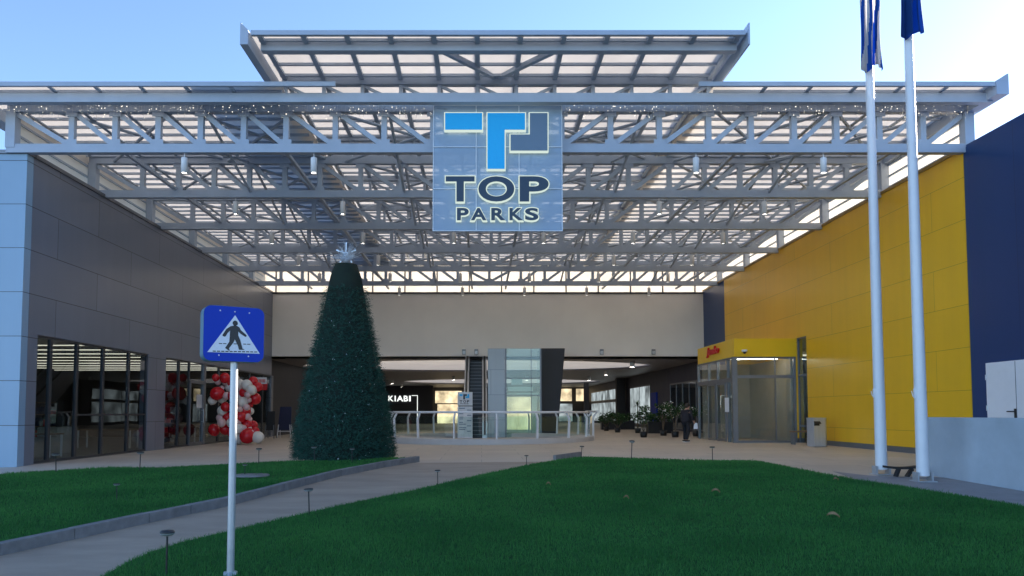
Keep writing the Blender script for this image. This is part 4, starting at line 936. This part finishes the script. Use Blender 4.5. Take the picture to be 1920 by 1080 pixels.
for i in range(ns):
    h = hh[i]; a = ang[i]; r0 = rad(h)*(0.83+0.10*rng.random())-0.03; z = h*hT
    out = Vector((math.cos(a), math.sin(a), 0)); L_ = (rng.uniform(0.08, 0.17) if rng.random() < 0.85 else rng.uniform(0.16, 0.27))*(0.8 if h > 0.9 else 1); up = rng.uniform(-0.5, 0.55)
    d = (out+Vector((rng.normal(0,.35), rng.normal(0,.35), up))).normalized(); o_ = out*r0+Vector((0,0,z))
    sd = d.cross(Vector((0,0,1))).normalized(); nn = sd.cross(d)
    for k in range(7):
        s = (k+0.4)/7; b0 = o_+d*L_*s; ph = rng.uniform(0, 2*PI)
        e = (d*0.75+(sd*math.cos(ph)+nn*math.sin(ph))*0.8).normalized()*rng.uniform(0.035, 0.065)
        w = e.cross(d).normalized()*0.007
        V += [b0-w, b0+w, b0+e]; Fc.append((vi, vi+1, vi+2)); mi.append(0); vi += 3
    if rng.random() < 0.012:
        q = o_+d*(L_+0.02); w = sd*0.012
        V += [q-w, q+w, q+nn*0.02]; Fc.append((vi, vi+1, vi+2)); mi.append(1); vi += 3
me = bpy.data.meshes.new('crown'); me.from_pydata([tuple(v) for v in V], [], Fc); me.materials.append(M['needle']); me.materials.append(M['silver']); me.polygons.foreach_set('material_index', mi); me.update()
o = link('crown', me); o.parent = t
mb = MB()
for k in range(60):
    th = rng.uniform(0, 2*PI); ph = rng.uniform(-0.15, 1.3); L_ = rng.uniform(0.3, 0.62)
    d = Vector((math.cos(th)*math.cos(ph), math.sin(th)*math.cos(ph), math.sin(ph)))
    c0 = Vector((0,0,hT+0.12)); mb.tube([c0, c0+d*L_], [0.012, 0.003], 5)
    for j in range(4):
        q = c0+d*L_*(0.4+0.17*j); e = Vector((rng.normal(), rng.normal(), rng.normal())).normalized()*0.07; mb.tube([q, q+e+d*0.03], [0.006, 0.002], 4)
for k in range(5):
    a = PI/2+2*PI*k/5; mb.beam((0,0,hT+0.33), (0.3*math.cos(a), 0, hT+0.33+0.33*math.sin(a)), 0.03, 0.035)
mb.ball((0,0,hT+0.12), 0.09, 1, 10, 8)
local('star', mb, M['silver'], t)
# ------------------------------------------------------------------ balloon garland
bl = [(185,390,72,'R'),(125,475,48,'W'),(195,235,38,'P'),(280,195,55,'R'),(240,325,28,'P'),(290,250,35,'P'),(165,190,40,'R'),(410,200,45,'W'),(445,290,75,'W'),(560,285,60,'W'),(640,235,50,'R'),(620,345,55,'W'),(700,305,50,'R'),(665,455,62,'R'),(570,405,35,'P'),(520,380,50,'R'),(470,450,70,'W'),(510,500,55,'W'),(585,475,30,'P'),(600,535,32,'R'),(555,565,35,'P'),(450,540,55,'R'),(470,590,30,'P'),(540,610,60,'R'),(600,615,42,'W'),(480,680,65,'R'),(565,680,35,'P'),(590,715,32,'P'),(440,740,40,'P'),(560,780,60,'R'),(640,790,48,'R'),(520,825,30,'P'),(590,840,30,'P'),(455,835,55,'W'),(665,865,45,'R'),(450,950,75,'W'),(570,925,82,'R'),(555,950,32,'P'),(530,980,32,'P'),(700,945,65,'W'),(285,845,58,'R'),(145,850,62,'R'),(250,610,55,'W'),(225,700,45,'P'),(240,760,45,'P'),(300,420,40,'P'),(250,460,45,'W'),(380,420,55,'R'),(370,560,50,'W'),(390,650,50,'R'),(360,760,50,'W'),(380,880,60,'R'),(340,310,50,'W'),(620,880,25,'P'),(330,230,45,'R'),(290,560,50,'R'),(310,690,50,'R')]  # leftmost balloons partly stand in for the garland's reflection in the glass
t = thing('balloon_garland', 'tall garland of red, cream and pink balloons beside the shop door', 'balloons', U(445,832,33.4))
for i, (zx, zy, r, cl) in enumerate(bl):
    rr = 1.2*r/6.75*33/F; D = 33.4+((i*37) % 11-5)*0.05-(0.15 if cl == 'P' else 0)
    q = U(380+zx/6.75, 680+zy/6.75, D)
    if q.x-rr < XL+0.02: q.x = XL+0.03+rr
    q.z = max(q.z, gz(q.x,q.y)+rr)
    mb = MB(); mb.ball((0,0,0), rr, 1.08, 16, 10, 0.12); o = mb.build('balloon', M[{'R':'b_red','W':'b_white','P':'b_pink'}[cl]]); o.parent = t
    o.location = q-t.location; o.rotation_euler = (rng.uniform(-1,1), rng.uniform(-1,1), 0)
o = thing('price_board', 'small white and red promotion board on the shop front above the balloons', 'sign')
a = U(480,720,40.5); b = U(500,707.5,40.5)
MB().box(a.x, b.x, 40.5, 40.53, a.z, b.z).build('white_panel', M['paper'], o); MB().box(a.x+0.05, b.x+0.02, 40.54, 40.57, a.z-0.33, a.z+0.1).build('red_panel', M['red_letter'], o)
mb = MB()
for k in range(6): mb.box(a.x+0.08+k*0.075, a.x+0.12+k*0.075, 40.49, 40.499, a.z+0.08, b.z-0.1)
mb.build('print', M['red_letter'], o); MB().beam((a.x+0.1,40.52,b.z),(XL-0.0,40.52,b.z+0.1), 0.03,0.03).build('bracket', M['dark_alu'], o)
# navy boards on white trestles by the shop
def board(px_, py_, label, w, h, dark):
    p = G(px_, py_); o = thing('pavement_board', label, 'board', p)
    mb = MB(); mb.add([(-w/2,-0.25,0.45),(w/2,-0.25,0.45),(w/2*0.85,0.02,h),(-w/2*0.85,0.02,h),(-w/2,-0.22,0.45),(w/2,-0.22,0.45),(w/2*0.85,0.05,h),(-w/2*0.85,0.05,h)], [(0,1,2,3),(7,6,5,4),(0,4,5,1),(1,5,6,2),(2,6,7,3),(3,7,4,0)]); local('panel', mb, M['navy'] if not dark else M['black'], o)
    for sx in (-1, 1):
        for yy in (-0.3, 0.3): local('leg', MB().beam((sx*w*0.5, yy, 0), (sx*w*0.42, 0.02 if yy > 0 else -0.28, 0.75), 0.04, 0.04), M['white_paint'] if not dark else M['alu'], o)
    local('stretcher', MB().beam((-w*0.48,-0.29,0.38),(w*0.48,-0.29,0.38),0.035,0.035), M['white_paint'] if not dark else M['alu'], o)
board(535,821,'navy board on a white trestle beside the fir cone tree',0.75,1.75,False)
board(508,822,'dark easel board standing left of the navy board',0.5,1.5,True)
# ------------------------------------------------------------------ person
p = G(1287,829)
t = thing('person', 'person in dark coat and trousers walking towards the porch holding white papers', 'person', p, R(32)); t.scale = (1.12, 1.12, 1.0)
hP = 1.68
def skin(name, verts, edges, m, sub=2, parent=None):
    me = bpy.data.meshes.new(name); me.from_pydata([v[:3] for v in verts], edges, [])
    o = bpy.data.objects.new(name, me); COL.objects.link(o); o.parent = parent
    me.materials.append(m)
    md = o.modifiers.new('skin', 'SKIN'); md.use_smooth_shade = True
    for i, v in enumerate(verts):
        r = v[3]; sv = me.skin_vertices[0].data[i]; sv.radius = (r, r) if not isinstance(r, tuple) else r
    me.skin_vertices[0].data[0].use_root = True
    ss = o.modifiers.new('smooth', 'SUBSURF'); ss.levels = sub; ss.render_levels = sub
    return o
# local axes: +X is the way the person faces
def limb_hand(V, E, wrist_i, wr, dirv):
    d = Vector(dirv).normalized(); w = Vector(wr)
    V.append((*(w+d*0.05), 0.028)); E.append((wrist_i, len(V)-1)); pi_ = len(V)-1
    V.append((*(w+d*0.085), 0.026)); E.append((pi_, len(V)-1)); kn = len(V)-1
    for k, (off, L_) in enumerate(((-0.027,0.065),(-0.009,0.078),(0.009,0.074),(0.027,0.058))):
        b = w+d*0.10+Vector((off,0,0)); V.append((*b, 0.009)); E.append((kn, len(V)-1))
        b2 = b+d*L_*0.55+Vector((0.004,0.004,0)); V.append((*b2, 0.0085)); E.append((len(V)-2, len(V)-1))
        b3 = b2+d*L_*0.45+Vector((0.012,0.012 if wr[1] < 0 else -0.012,0)); V.append((*b3, 0.007)); E.append((len(V)-2, len(V)-1))
    th = w+d*0.055+Vector((0.04,0,0)); V.append((*th, 0.010)); E.append((pi_, len(V)-1)); V.append((*(th+d*0.04+Vector((0.012,0,0))), 0.008)); E.append((len(V)-2, len(V)-1))
V = [(0,0,0.90,0.12),(0.01,0,1.08,0.115),(0.03,0,1.26,0.13),(0.05,0,1.38,0.085),(0.07,0,1.45,0.055),(0.10,0,1.52,0.07),(0.11,0,1.60,0.085),(0.10,0,1.655,0.05),
     (0.0,0.09,0.86,0.085),(0.05,0.10,0.46,0.055),(0.02,0.10,0.09,0.04),(0.14,0.11,0.035,0.035),
     (0.0,-0.09,0.86,0.085),(0.0,-0.10,0.46,0.055),(-0.10,-0.10,0.10,0.04),(0.03,-0.11,0.035,0.035),
     (0.04,0.17,1.36,0.06),(0.0,0.23,1.10,0.045),(0.10,0.24,0.88,0.033),
     (0.04,-0.17,1.36,0.06),(0.02,-0.24,1.10,0.045),(0.17,-0.23,0.90,0.033), (0.185,0,1.575,0.02)]
E = [(0,1),(1,2),(2,3),(3,4),(4,5),(5,6),(6,7),(0,8),(8,9),(9,10),(10,11),(0,12),(12,13),(13,14),(14,15),(3,16),(16,17),(17,18),(3,19),(19,20),(20,21),(6,22)]
limb_hand(V, E, 18, (0.10,0.24,0.88), (0.3,0,-1)); limb_hand(V, E, 21, (0.17,-0.23,0.90), (0.45,0,-0.9))
body = skin('body', V, E, M['skin'], 2, t)
skin('coat', [(0,0,0.80,(0.21,0.21)),(0.0,0,1.0,(0.20,0.19)),(0.03,0,1.24,(0.205,0.20)),(0.05,0,1.37,(0.12,0.11)),(0.07,0,1.43,0.075),(0.045,0.18,1.345,0.082),(0.0,0.245,1.10,0.068),(0.095,0.25,0.91,0.052),(0.045,-0.18,1.345,0.082),(0.02,-0.255,1.10,0.068),(0.16,-0.24,0.93,0.052)],
     [(0,1),(1,2),(2,3),(3,4),(3,5),(5,6),(6,7),(3,8),(8,9),(9,10)], M['cloth'], 2, t)
skin('trousers', [(0,0,0.90,0.14),(0.0,0.095,0.82,0.10),(0.05,0.105,0.46,0.075),(0.02,0.105,0.09,0.062),(0.0,-0.095,0.82,0.10),(0.0,-0.105,0.46,0.075),(-0.10,-0.105,0.10,0.062)], [(0,1),(1,2),(2,3),(0,4),(4,5),(5,6)], M['trouser'], 2, t)
for (x, y, z) in ((0.02,0.105,0.0),(-0.10,-0.105,0.0)):
    mb = MB(); mb.prism([(x-0.09,y-0.05),(x+0.14,y-0.05),(x+0.19,y-0.01),(x+0.19,y+0.02),(x+0.14,y+0.05),(x-0.09,y+0.05)], lambda u,v,w: (u,v,0.0+w), 0.03); mb.cur = 1
    mb.prism([(x-0.085,y-0.046),(x+0.13,y-0.046),(x+0.18,y-0.01),(x+0.18,y+0.02),(x+0.13,y+0.046),(x-0.085,y+0.046)], lambda u,v,w: (u,v,0.031+w), 0.06); local('shoe', mb, [M['paper'], M['black']], t, 0.015)
mb = MB()
mb.ball((0.085,0,1.615), 0.096, 1.0, 18, 12); mb.ball((0.05,0,1.57), 0.08, 1.1, 14, 10); local('hair', mb, M['hair'], t)
mb = MB()
for sy in (-1, 1): mb.ball((0.182,0.032*sy,1.60), 0.009, 1, 8, 6); 
mb.cur = 1; mb.box(0.182,0.19,-0.022,0.022,1.527,1.535); local('face_features', mb, [M['black'], M['red_letter']], t)
q = Vector(p)+Matrix.Rotation(R(32),3,'Z')@Vector((0.28,-0.28,0.70))
mb = MB(); mb.add([(-0.09,-0.006,-0.13),(0.1,-0.004,-0.12),(0.08,0.0,0.13),(-0.06,0.0,0.14),(-0.09,0.006,-0.13),(0.1,0.008,-0.12),(0.08,0.008,0.13),(-0.06,0.008,0.14)], [(0,1,2,3),(7,6,5,4),(0,4,5,1),(1,5,6,2),(2,6,7,3),(3,7,4,0)])
o = mb.build('papers', M['paper']); o.location = q; tag(o, 'white papers held in the hand of the person in the dark coat', 'papers')
# ------------------------------------------------------------------ potted plants and planters
def leaf_cloud(mb, c, r, n, ls, squash=1.0, white=0.0, wi=1):
    for _ in range(n):
        d = Vector((rng.normal(), rng.normal(), rng.normal()*squash)).normalized()*r*rng.random()**0.5; d.z *= squash
        q = Vector(c)+d; a = Vector((rng.normal(), rng.normal(), rng.normal()*0.6)).normalized(); b = a.cross(Vector((rng.normal(), rng.normal(), rng.normal()))).normalized()
        l = ls*rng.uniform(0.7,1.3); mb.cur = wi if rng.random() < white else 0
        if mb.cur: l *= 0.75
        mb.add([q, q+a*l*0.5+b*l*0.28, q+a*l, q+a*l*0.5-b*l*0.28], [(0,1,2,3)])
    mb.cur = 0
def pot(o, r, h):
    mb = MB(); mb.lathe([(0.001,0),(r*0.8,0),(r,h),(r*0.9,h),(r*0.85,h*0.85),(0.001,h*0.85)], (0,0,0), 16); return local('pot', mb, M['black'], o)
def potted(px_, py_, hpx, label, kind, spread=0.4):
    p = G(px_, py_); k = p.y/F; h = hpx*k; o = thing('potted_plant', label, 'plant', p, rng.uniform(0,6)); pot(o, 0.2, 0.3)
    st = MB()
    if kind == 'flower':
        lf = MB()
        for j in range(5):
            a = 2*PI*j/5+rng.uniform(-.3,.3); top = Vector((math.cos(a)*spread*0.6, math.sin(a)*spread*0.6, h*rng.uniform(0.7,0.95))); st.tube([(0,0,0.25),(top.x*0.3,top.y*0.3,h*0.5),top], [0.02,0.014,0.008], 6)
            leaf_cloud(lf, top, spread*0.55, 90, 0.13, 0.9, 0.22)
        local('stem', st, M['bark'], o); local('foliage', lf, [M['leaf'], M['flower']], o)
    elif kind == 'yucca':
        st.tube([(0,0,0.25),(0.02,0,h*0.75)], [0.05,0.03], 8); local('stem', st, M['bark'], o); lf = MB()
        for j in range(34):
            a = rng.uniform(0,2*PI); e = rng.uniform(-0.3,1.2); L_ = rng.uniform(0.35,0.6); d = Vector((math.cos(a)*math.cos(e), math.sin(a)*math.cos(e), math.sin(e))); b0 = Vector((0.02,0,h*0.75-rng.random()*0.15)); sd = d.cross(Vector((0,0,1))).normalized()*0.025
            lf.add([b0-sd, b0+sd, b0+d*L_*0.6+sd*0.8, b0+d*L_+Vector((0,0,-0.08)), b0+d*L_*0.6-sd*0.8], [(0,1,2,3,4)])
        local('foliage', lf, M['palm'], o)
    else:
        lf = MB()
        for j in range(7):
            a = 2*PI*j/7; top = Vector((math.cos(a)*spread*0.7, math.sin(a)*spread*0.7, h*rng.uniform(0.5,0.9))); st.tube([(0,0,0.25),top*0.6,top], [0.015,0.01,0.006], 5); leaf_cloud(lf, top*0.9, spread*0.5, 60, 0.14, 1.0)
        local('stem', st, M['bark'], o); local('foliage', lf, M['leaf'], o)
    return o
potted(1207,820,66,'slender potted plant with pale stems left of the flowering plants','leafy',0.45)
potted(1244,817,60,'potted shrub with white flowers between the slender plant and the person','flower',0.45)
potted(1266,820,62,'potted shrub with white flowers closest to the person','flower',0.55)
potted(1305,818,55,'potted white flowering shrub half hidden behind the person','flower',0.45)
potted(1196,812,72,'potted yucca with spiky head before the pale window','yucca')
potted(1158,811,40,'low leafy potted plant at the near end of the dark planter row','leafy',0.6)
potted(1137,808,38,'low leafy potted plant nearest the round railing','leafy',0.6)
potted(1222,812,38,'low leafy potted plant behind the flowering shrubs','leafy',0.6)
for i, (px0, px1, py_, lab) in enumerate(((1128,1190,806,'long dark planter box behind the leafy potted plants'),(1215,1262,813,'dark planter box behind the flowering potted shrubs'))):
    a = G(px0,py_); b = G(px1,py_); D = (a.y+b.y)/2+0.6; xa = U(px0,773,D).x; xb = U(px1,773,D).x
    o = thing('planter_box', lab, 'planter', ((xa+xb)/2, D, gz(xa,D))); w = (xb-xa)/2
    local('box', MB().box(-w,w,0,0.6,0,0.7), M['black'], o, 0.02); lf = MB()
    for k in range(int(w*5)): leaf_cloud(lf, (-w+2*w*(k+0.5)/int(w*5), 0.3, 0.95), 0.38, 80, 0.16, 0.9, 0.02)
    local('foliage', lf, [M['leaf'], M['flower']], o)
# ------------------------------------------------------------------ litter bin, benches
p = G(1533,838); k = p.y/F
o = thing('litter_bin', 'tall stainless steel litter bin standing by the yellow wall', 'bin', p, R(12))
w, dd, h = 0.29, 0.2, 55*k
mb = MB(); mb.prism([(-w,-dd),(w-0.1,-dd),(w,-dd+0.06),(w,dd),(-w,dd)], lambda u,v,ww: (u,v,0.02+ww), h-0.1); local('body', mb, M['stainless'], o, 0.01)
mb = MB(); mb.prism([(-w-0.01,-dd-0.01),(w-0.1,-dd-0.01),(w+0.01,-dd+0.06),(w+0.01,dd+0.01),(-w-0.01,dd+0.01)], lambda u,v,ww: (u,v,h-0.079+ww), 0.07); local('lid', mb, M['stainless'], o, 0.01)
local('opening', MB().box(-w+0.02, -w+0.24, -dd-0.012, -dd-0.002, h-0.30, h-0.17), M['black'], o)
local('ash_hood', MB().add([(-w,-dd-0.01,h-0.14),(-w+0.26,-dd-0.01,h-0.14),(-w+0.26,-dd-0.09,h-0.22),(-w,-dd-0.09,h-0.22),(-w,-dd-0.01,h-0.15),(-w+0.26,-dd-0.01,h-0.15),(-w+0.26,-dd-0.09,h-0.23),(-w,-dd-0.09,h-0.23)], [(0,1,2,3),(7,6,5,4),(0,4,5,1),(1,5,6,2),(2,6,7,3),(3,7,4,0)]), M['black'], o)
o = thing('side_bench', 'small wooden topped bench between the litter bin and the porch', 'bench', (U(1500,830,29.8).x, 29.6, gz(12.6,29.6)))
local('seat', MB().box(-0.42,0.36,-0.2,0.2,0.48,0.54), M['wood'], o, 0.008)
for x in (-0.38, 0.3): local('leg', MB().box(x,x+0.05,-0.18,0.18,0,0.478), M['alu'], o)
p = G(1690,894); k = p.y/F
o = thing('black_bench', 'low black backless bench with slanted legs standing between the two flagpoles', 'bench', p)
L_ = 60*k; hs = 18*k; mb = MB()
for j in range(12):
    x0 = -L_/2+L_*j/12; x1 = x0+L_/12; s0 = 0.03*(2*(j/12)-1)**2; s1 = 0.03*(2*((j+1)/12)-1)**2
    mb.add([(x0,-0.07,hs-0.045+s0),(x1,-0.07,hs-0.045+s1),(x1,0.1,hs-0.045+s1),(x0,0.1,hs-0.045+s0),(x0,-0.07,hs+0.005+s0),(x1,-0.07,hs+0.005+s1),(x1,0.1,hs+0.005+s1),(x0,0.1,hs+0.005+s0)], [(0,3,2,1),(4,5,6,7),(0,1,5,4),(2,3,7,6)]+([(3,0,4,7)] if j == 0 else [])+([(1,2,6,5)] if j == 11 else []))
local('seat', mb, M['black_wood'], o)
for xa_, xb_ in ((-10,-4),(11,21)): local('leg', MB().beam((xa_*k,0.015,0),(xb_*k,0.015,hs-0.04),0.12,0.05), M['black_wood'], o)
# ------------------------------------------------------------------ flagpoles and flags
fp = []
for (bx, by, tx, lab) in ((1653,890,1627,'white flagpole farther from the low white wall'),(1731,903,1703,'white flagpole nearest the low white wall')):
    p = G(bx, by); k = p.y/F
    o = thing('flagpole', lab, 'flagpole', p, 0, 'flagpoles beside the lawn'); fp.append((o, p, k))
    h = 12.5; r0 = 0.125
    mb = MB(); mb.tube([(0,0,0.12),(0,0,h*0.3),(0,0,h*0.7),(0,0,h)], [r0,r0*0.86,r0*0.68,r0*0.5], 24); local('mast', mb, M['white_paint'], o)
    local('base_plate', MB().box(-0.19,0.19,-0.19,0.19,0.0,0.025), M['galv'], o, 0.005)
    mb = MB(); 
    for sx in (-1,1): mb.box(sx*0.15-0.015, sx*0.15+0.015, -0.1,0.1,0.026,0.2)
    mb.tube([(-0.17,0,0.15),(0.17,0,0.15)],0.018,8); local('hinge', mb, M['galv'], o)
    mb = MB(); mb.box(-r0*0.86-0.03,-r0*0.86+0.01,-0.02,0.02,1.75,1.95); mb.tube([(-r0-0.03,0,1.78),(-r0-0.06,0,1.9)],0.01,6); local('cleat', mb, M['white_paint'], o)
    local('halyard', MB().tube([(-r0*0.86-0.02,0,1.9),(-r0*0.5-0.03,0,h-0.1)],0.004,4), M['white_paint'], o)
    local('finial', MB().ball((0,0,h+0.06), 0.08, 1, 12, 8), M['galv'], o)
def flag(pole, xl, xr, yb_l, yb_r, xm, name, label, mats, stripe, folds, top):
    o, p, k = pole; D = p.y-0.16
    nu, nv = 64, 26; vs = []; fs = []; mi = []
    zt_ = top
    for i in range(nu+1):
        u = i/nu
        # folded cloth: goes out to the left, back round behind the mast and out to the right
        ph = u*folds*2*PI
        x = (xl+(xr-xl)*(u+0.05*math.sin(ph*1.0)))
        dep = 0.11*math.sin(ph)+0.05*math.sin(ph*2.3+1)
        zb2 = U(x, yb_l+(yb_r-yb_l)*u+ (18*abs(math.sin(u*PI*1.5+0.4))-9), D).z
        X = U(x, 60, D).x
        for j in range(nv+1):
            v = j/nv; z = zt_+(zb2-zt_)*v
            vs.append((X+0.02*math.sin(v*5+u*9)*v, p.y-0.04+dep*(0.55+0.45*v)-0.16+0.03*math.sin(v*6+u*4), z))
    for i in range(nu):
        for j in range(nv):
            a = i*(nv+1)+j; fs.append((a, a+1, a+nv+2, a+nv+1)); mi.append(stripe((i+0.5)/nu, (j+0.5)/nv))
    me = bpy.data.meshes.new(name); me.from_pydata(vs, [], fs)
    for m in mats: me.materials.append(m)
    me.polygons.foreach_set('material_index', mi); me.polygons.foreach_set('use_smooth', [True]*len(fs)); me.update()
    ob = link(name, me); sol = ob.modifiers.new('thick', 'SOLIDIFY'); sol.thickness = 0.004
    return tag(ob, label, 'flag')
def st1(u, v): return 1 if (math.sin((u*3.1+v*0.9)*PI*2)+0.5*math.sin(v*7+u*3)) > -0.05 else 0
def st2(u, v): return 1 if 0.50 < u < 0.66 and v < 0.75 else 0
flag(fp[0], 1614, 1652, 128, 122, 1633, 'flag', 'blue and white flag hanging limp around the farther flagpole', [M['flag_blue'], M['flag_white']], st1, 2.2, 11.8)
flag(fp[1], 1691, 1726, 66, 58, 1705, 'flag', 'dark blue flag hanging limp around the flagpole nearest the white wall', [M['flag_navy'], M['flag_gold']], st2, 2.0, 11.8)
# ------------------------------------------------------------------ solar stake lights
stakes = [(312,995,1072,'solar stake light with oval black head, nearest the viewer, left of the crossing sign'),(580,912,957,'solar stake light at the lawn edge right of the crossing sign pole'),(821,877,905,'solar stake light on the lawn edge midway along the path'),(987,850,868,'solar stake light near the far tip of the front lawn'),(1090,835,857,'solar stake light at the far tip of the front lawn'),(1184,827,861,'solar stake light on the back edge of the front lawn below the plants'),(1336,837,863,'solar stake light on the back edge of the front lawn before the porch'),
 (105,855,889,'solar stake light on the kerbed lawn nearest the pale end wall'),(262,851,883,'solar stake light on the kerbed lawn before the dark shop pillar'),(219,910,940,'solar stake light in the middle of the kerbed lawn'),(485,844,872,'solar stake light on the kerbed lawn before the balloons'),(459,873,893,'low solar stake light beside the drain cover'),(590,840,868,'solar stake light before the left side of the fir cone tree'),(660,843,867,'solar stake light before the middle of the fir cone tree')]
proto = None
for (x, yh, yb_, lab) in stakes:
    p = G(x, yb_, 0.10); h = (yb_-yh)*p.y/F
    left = x < 700 and (x, yh) not in ((312,995),(580,912))
    p.z = (lz_left if left else lz_right)(p.x, p.y)
    if proto is None:
        o = thing('solar_light', lab, 'garden light', p, 0, 'solar stake lights in the lawns'); proto = o; h0 = h
        local('stake', MB().tube([(0,0,-0.05),(0,0,h0-0.02)], 0.011, 8), M['black'], o)
        mb = MB(); mb.lathe([(0.001,-0.02),(0.05,-0.02),(0.072,0.0),(0.074,0.008)], (0,0,h0), 20); local('ring', mb, M['galv'], o)
        mb = MB(); mb.lathe([(0.074,0.008),(0.076,0.02),(0.06,0.034),(0.001,0.038)], (0,0,h0), 20); local('cap', mb, M['black'], o)
    else:
        o = copy_tree(proto); o['label'] = lab; o.location = p; o.scale = (1, 1, h/h0); o.rotation_euler = (rng.uniform(-.05,.05), rng.uniform(-.05,.05), 0)
        if h/h0 < 1: o.scale = (max(0.75,h/h0*1.15), max(0.75,h/h0*1.15), h/h0)
# drain cover and fallen leaves
p = G(470,892,0.12); mb = MB(); mb.lathe([(0.001,0.03),(0.4,0.03),(0.42,0.0)], (p.x,p.y,lz_left(p.x,p.y)+0.01), 24); tag(mb.build('drain_cover', M['concrete']), 'round concrete drain cover set in the kerbed lawn', 'drain cover')
for (x, y, s, lab) in ((1342,924,16,'pale curled dry leaf on the lawn below the porch'),(1562,967,22,'long brown dry leaf on the front lawn below the litter bin'),(1028,910,9,'small brown dry leaf on the lawn in front of the round railing'),(1567,901,12,'brown dry leaf near the lawn edge by the flagpoles'),(1174,936,10,'small dry leaf in the middle of the front lawn')):
    p = G(x, y, 0.15); L_ = s*p.y/F; z = lz_right(p.x,p.y)+0.05
    mb = MB(); n = 8
    vs = []
    for k in range(n+1):
        u = k/n; w = L_*0.28*math.sin(PI*u)**0.8+0.001; zz = 0.03*math.sin(u*PI)*1.2; x0 = -L_/2+L_*u
        vs += [(x0,-w,zz+0.02),(x0,0,zz),(x0,w,zz+0.025)]
    fs = []
    for k in range(n):
        for j in range(2): a = k*3+j; fs.append((a,a+1,a+4,a+3))
    mb.add(vs, fs); o = mb.build('dry_leaf', M['leafdry']); o.location = (p.x,p.y,z); o.rotation_euler = (R(15),R(8),rng.uniform(-0.4,0.4)); so = o.modifiers.new('thick','SOLIDIFY'); so.thickness = 0.002
    tag(o, lab, 'leaf', 'fallen leaves on the front lawn')
# ------------------------------------------------------------------ light
AZ, EL = 54, 21
w = bpy.data.worlds.new('World'); S.world = w; w.use_nodes = True; nt = w.node_tree; nt.nodes.clear()
sky = nt.nodes.new('ShaderNodeTexSky'); sky.sky_type = 'NISHITA'; sky.sun_disc = False; sky.sun_elevation = R(EL); sky.sun_rotation = R(AZ)
sky.air_density = 0.65; sky.dust_density = 0.15; sky.ozone_density = 2.2; sky.altitude = 0
bg = nt.nodes.new('ShaderNodeBackground'); bg.inputs['Strength'].default_value = 0.103; ow = nt.nodes.new('ShaderNodeOutputWorld')
nt.links.new(sky.outputs[0], bg.inputs['Color']); nt.links.new(bg.outputs[0], ow.inputs['Surface'])
sd = Vector((math.sin(R(AZ))*math.cos(R(EL)), math.cos(R(AZ))*math.cos(R(EL)), math.sin(R(EL))))
sl = bpy.data.lights.new('sun', 'SUN'); sl.energy = 5.0; sl.angle = R(0.5); sl.color = (1.0, 0.90, 0.76)
so = bpy.data.objects.new('sun', sl); COL.objects.link(so); so.rotation_euler = (-sd).to_track_quat('-Z', 'Y').to_euler(); so.location = (30, 60, 40)
S.view_settings.view_transform = 'Standard'; S.view_settings.look = 'None'; S.view_settings.exposure = 2.1; S.view_settings.gamma = 1
S.render.engine = 'CYCLES'
S.cycles.max_bounces = 8; S.cycles.transparent_max_bounces = 24; S.cycles.use_denoising = True
S.cycles.sample_clamp_indirect = 4.0
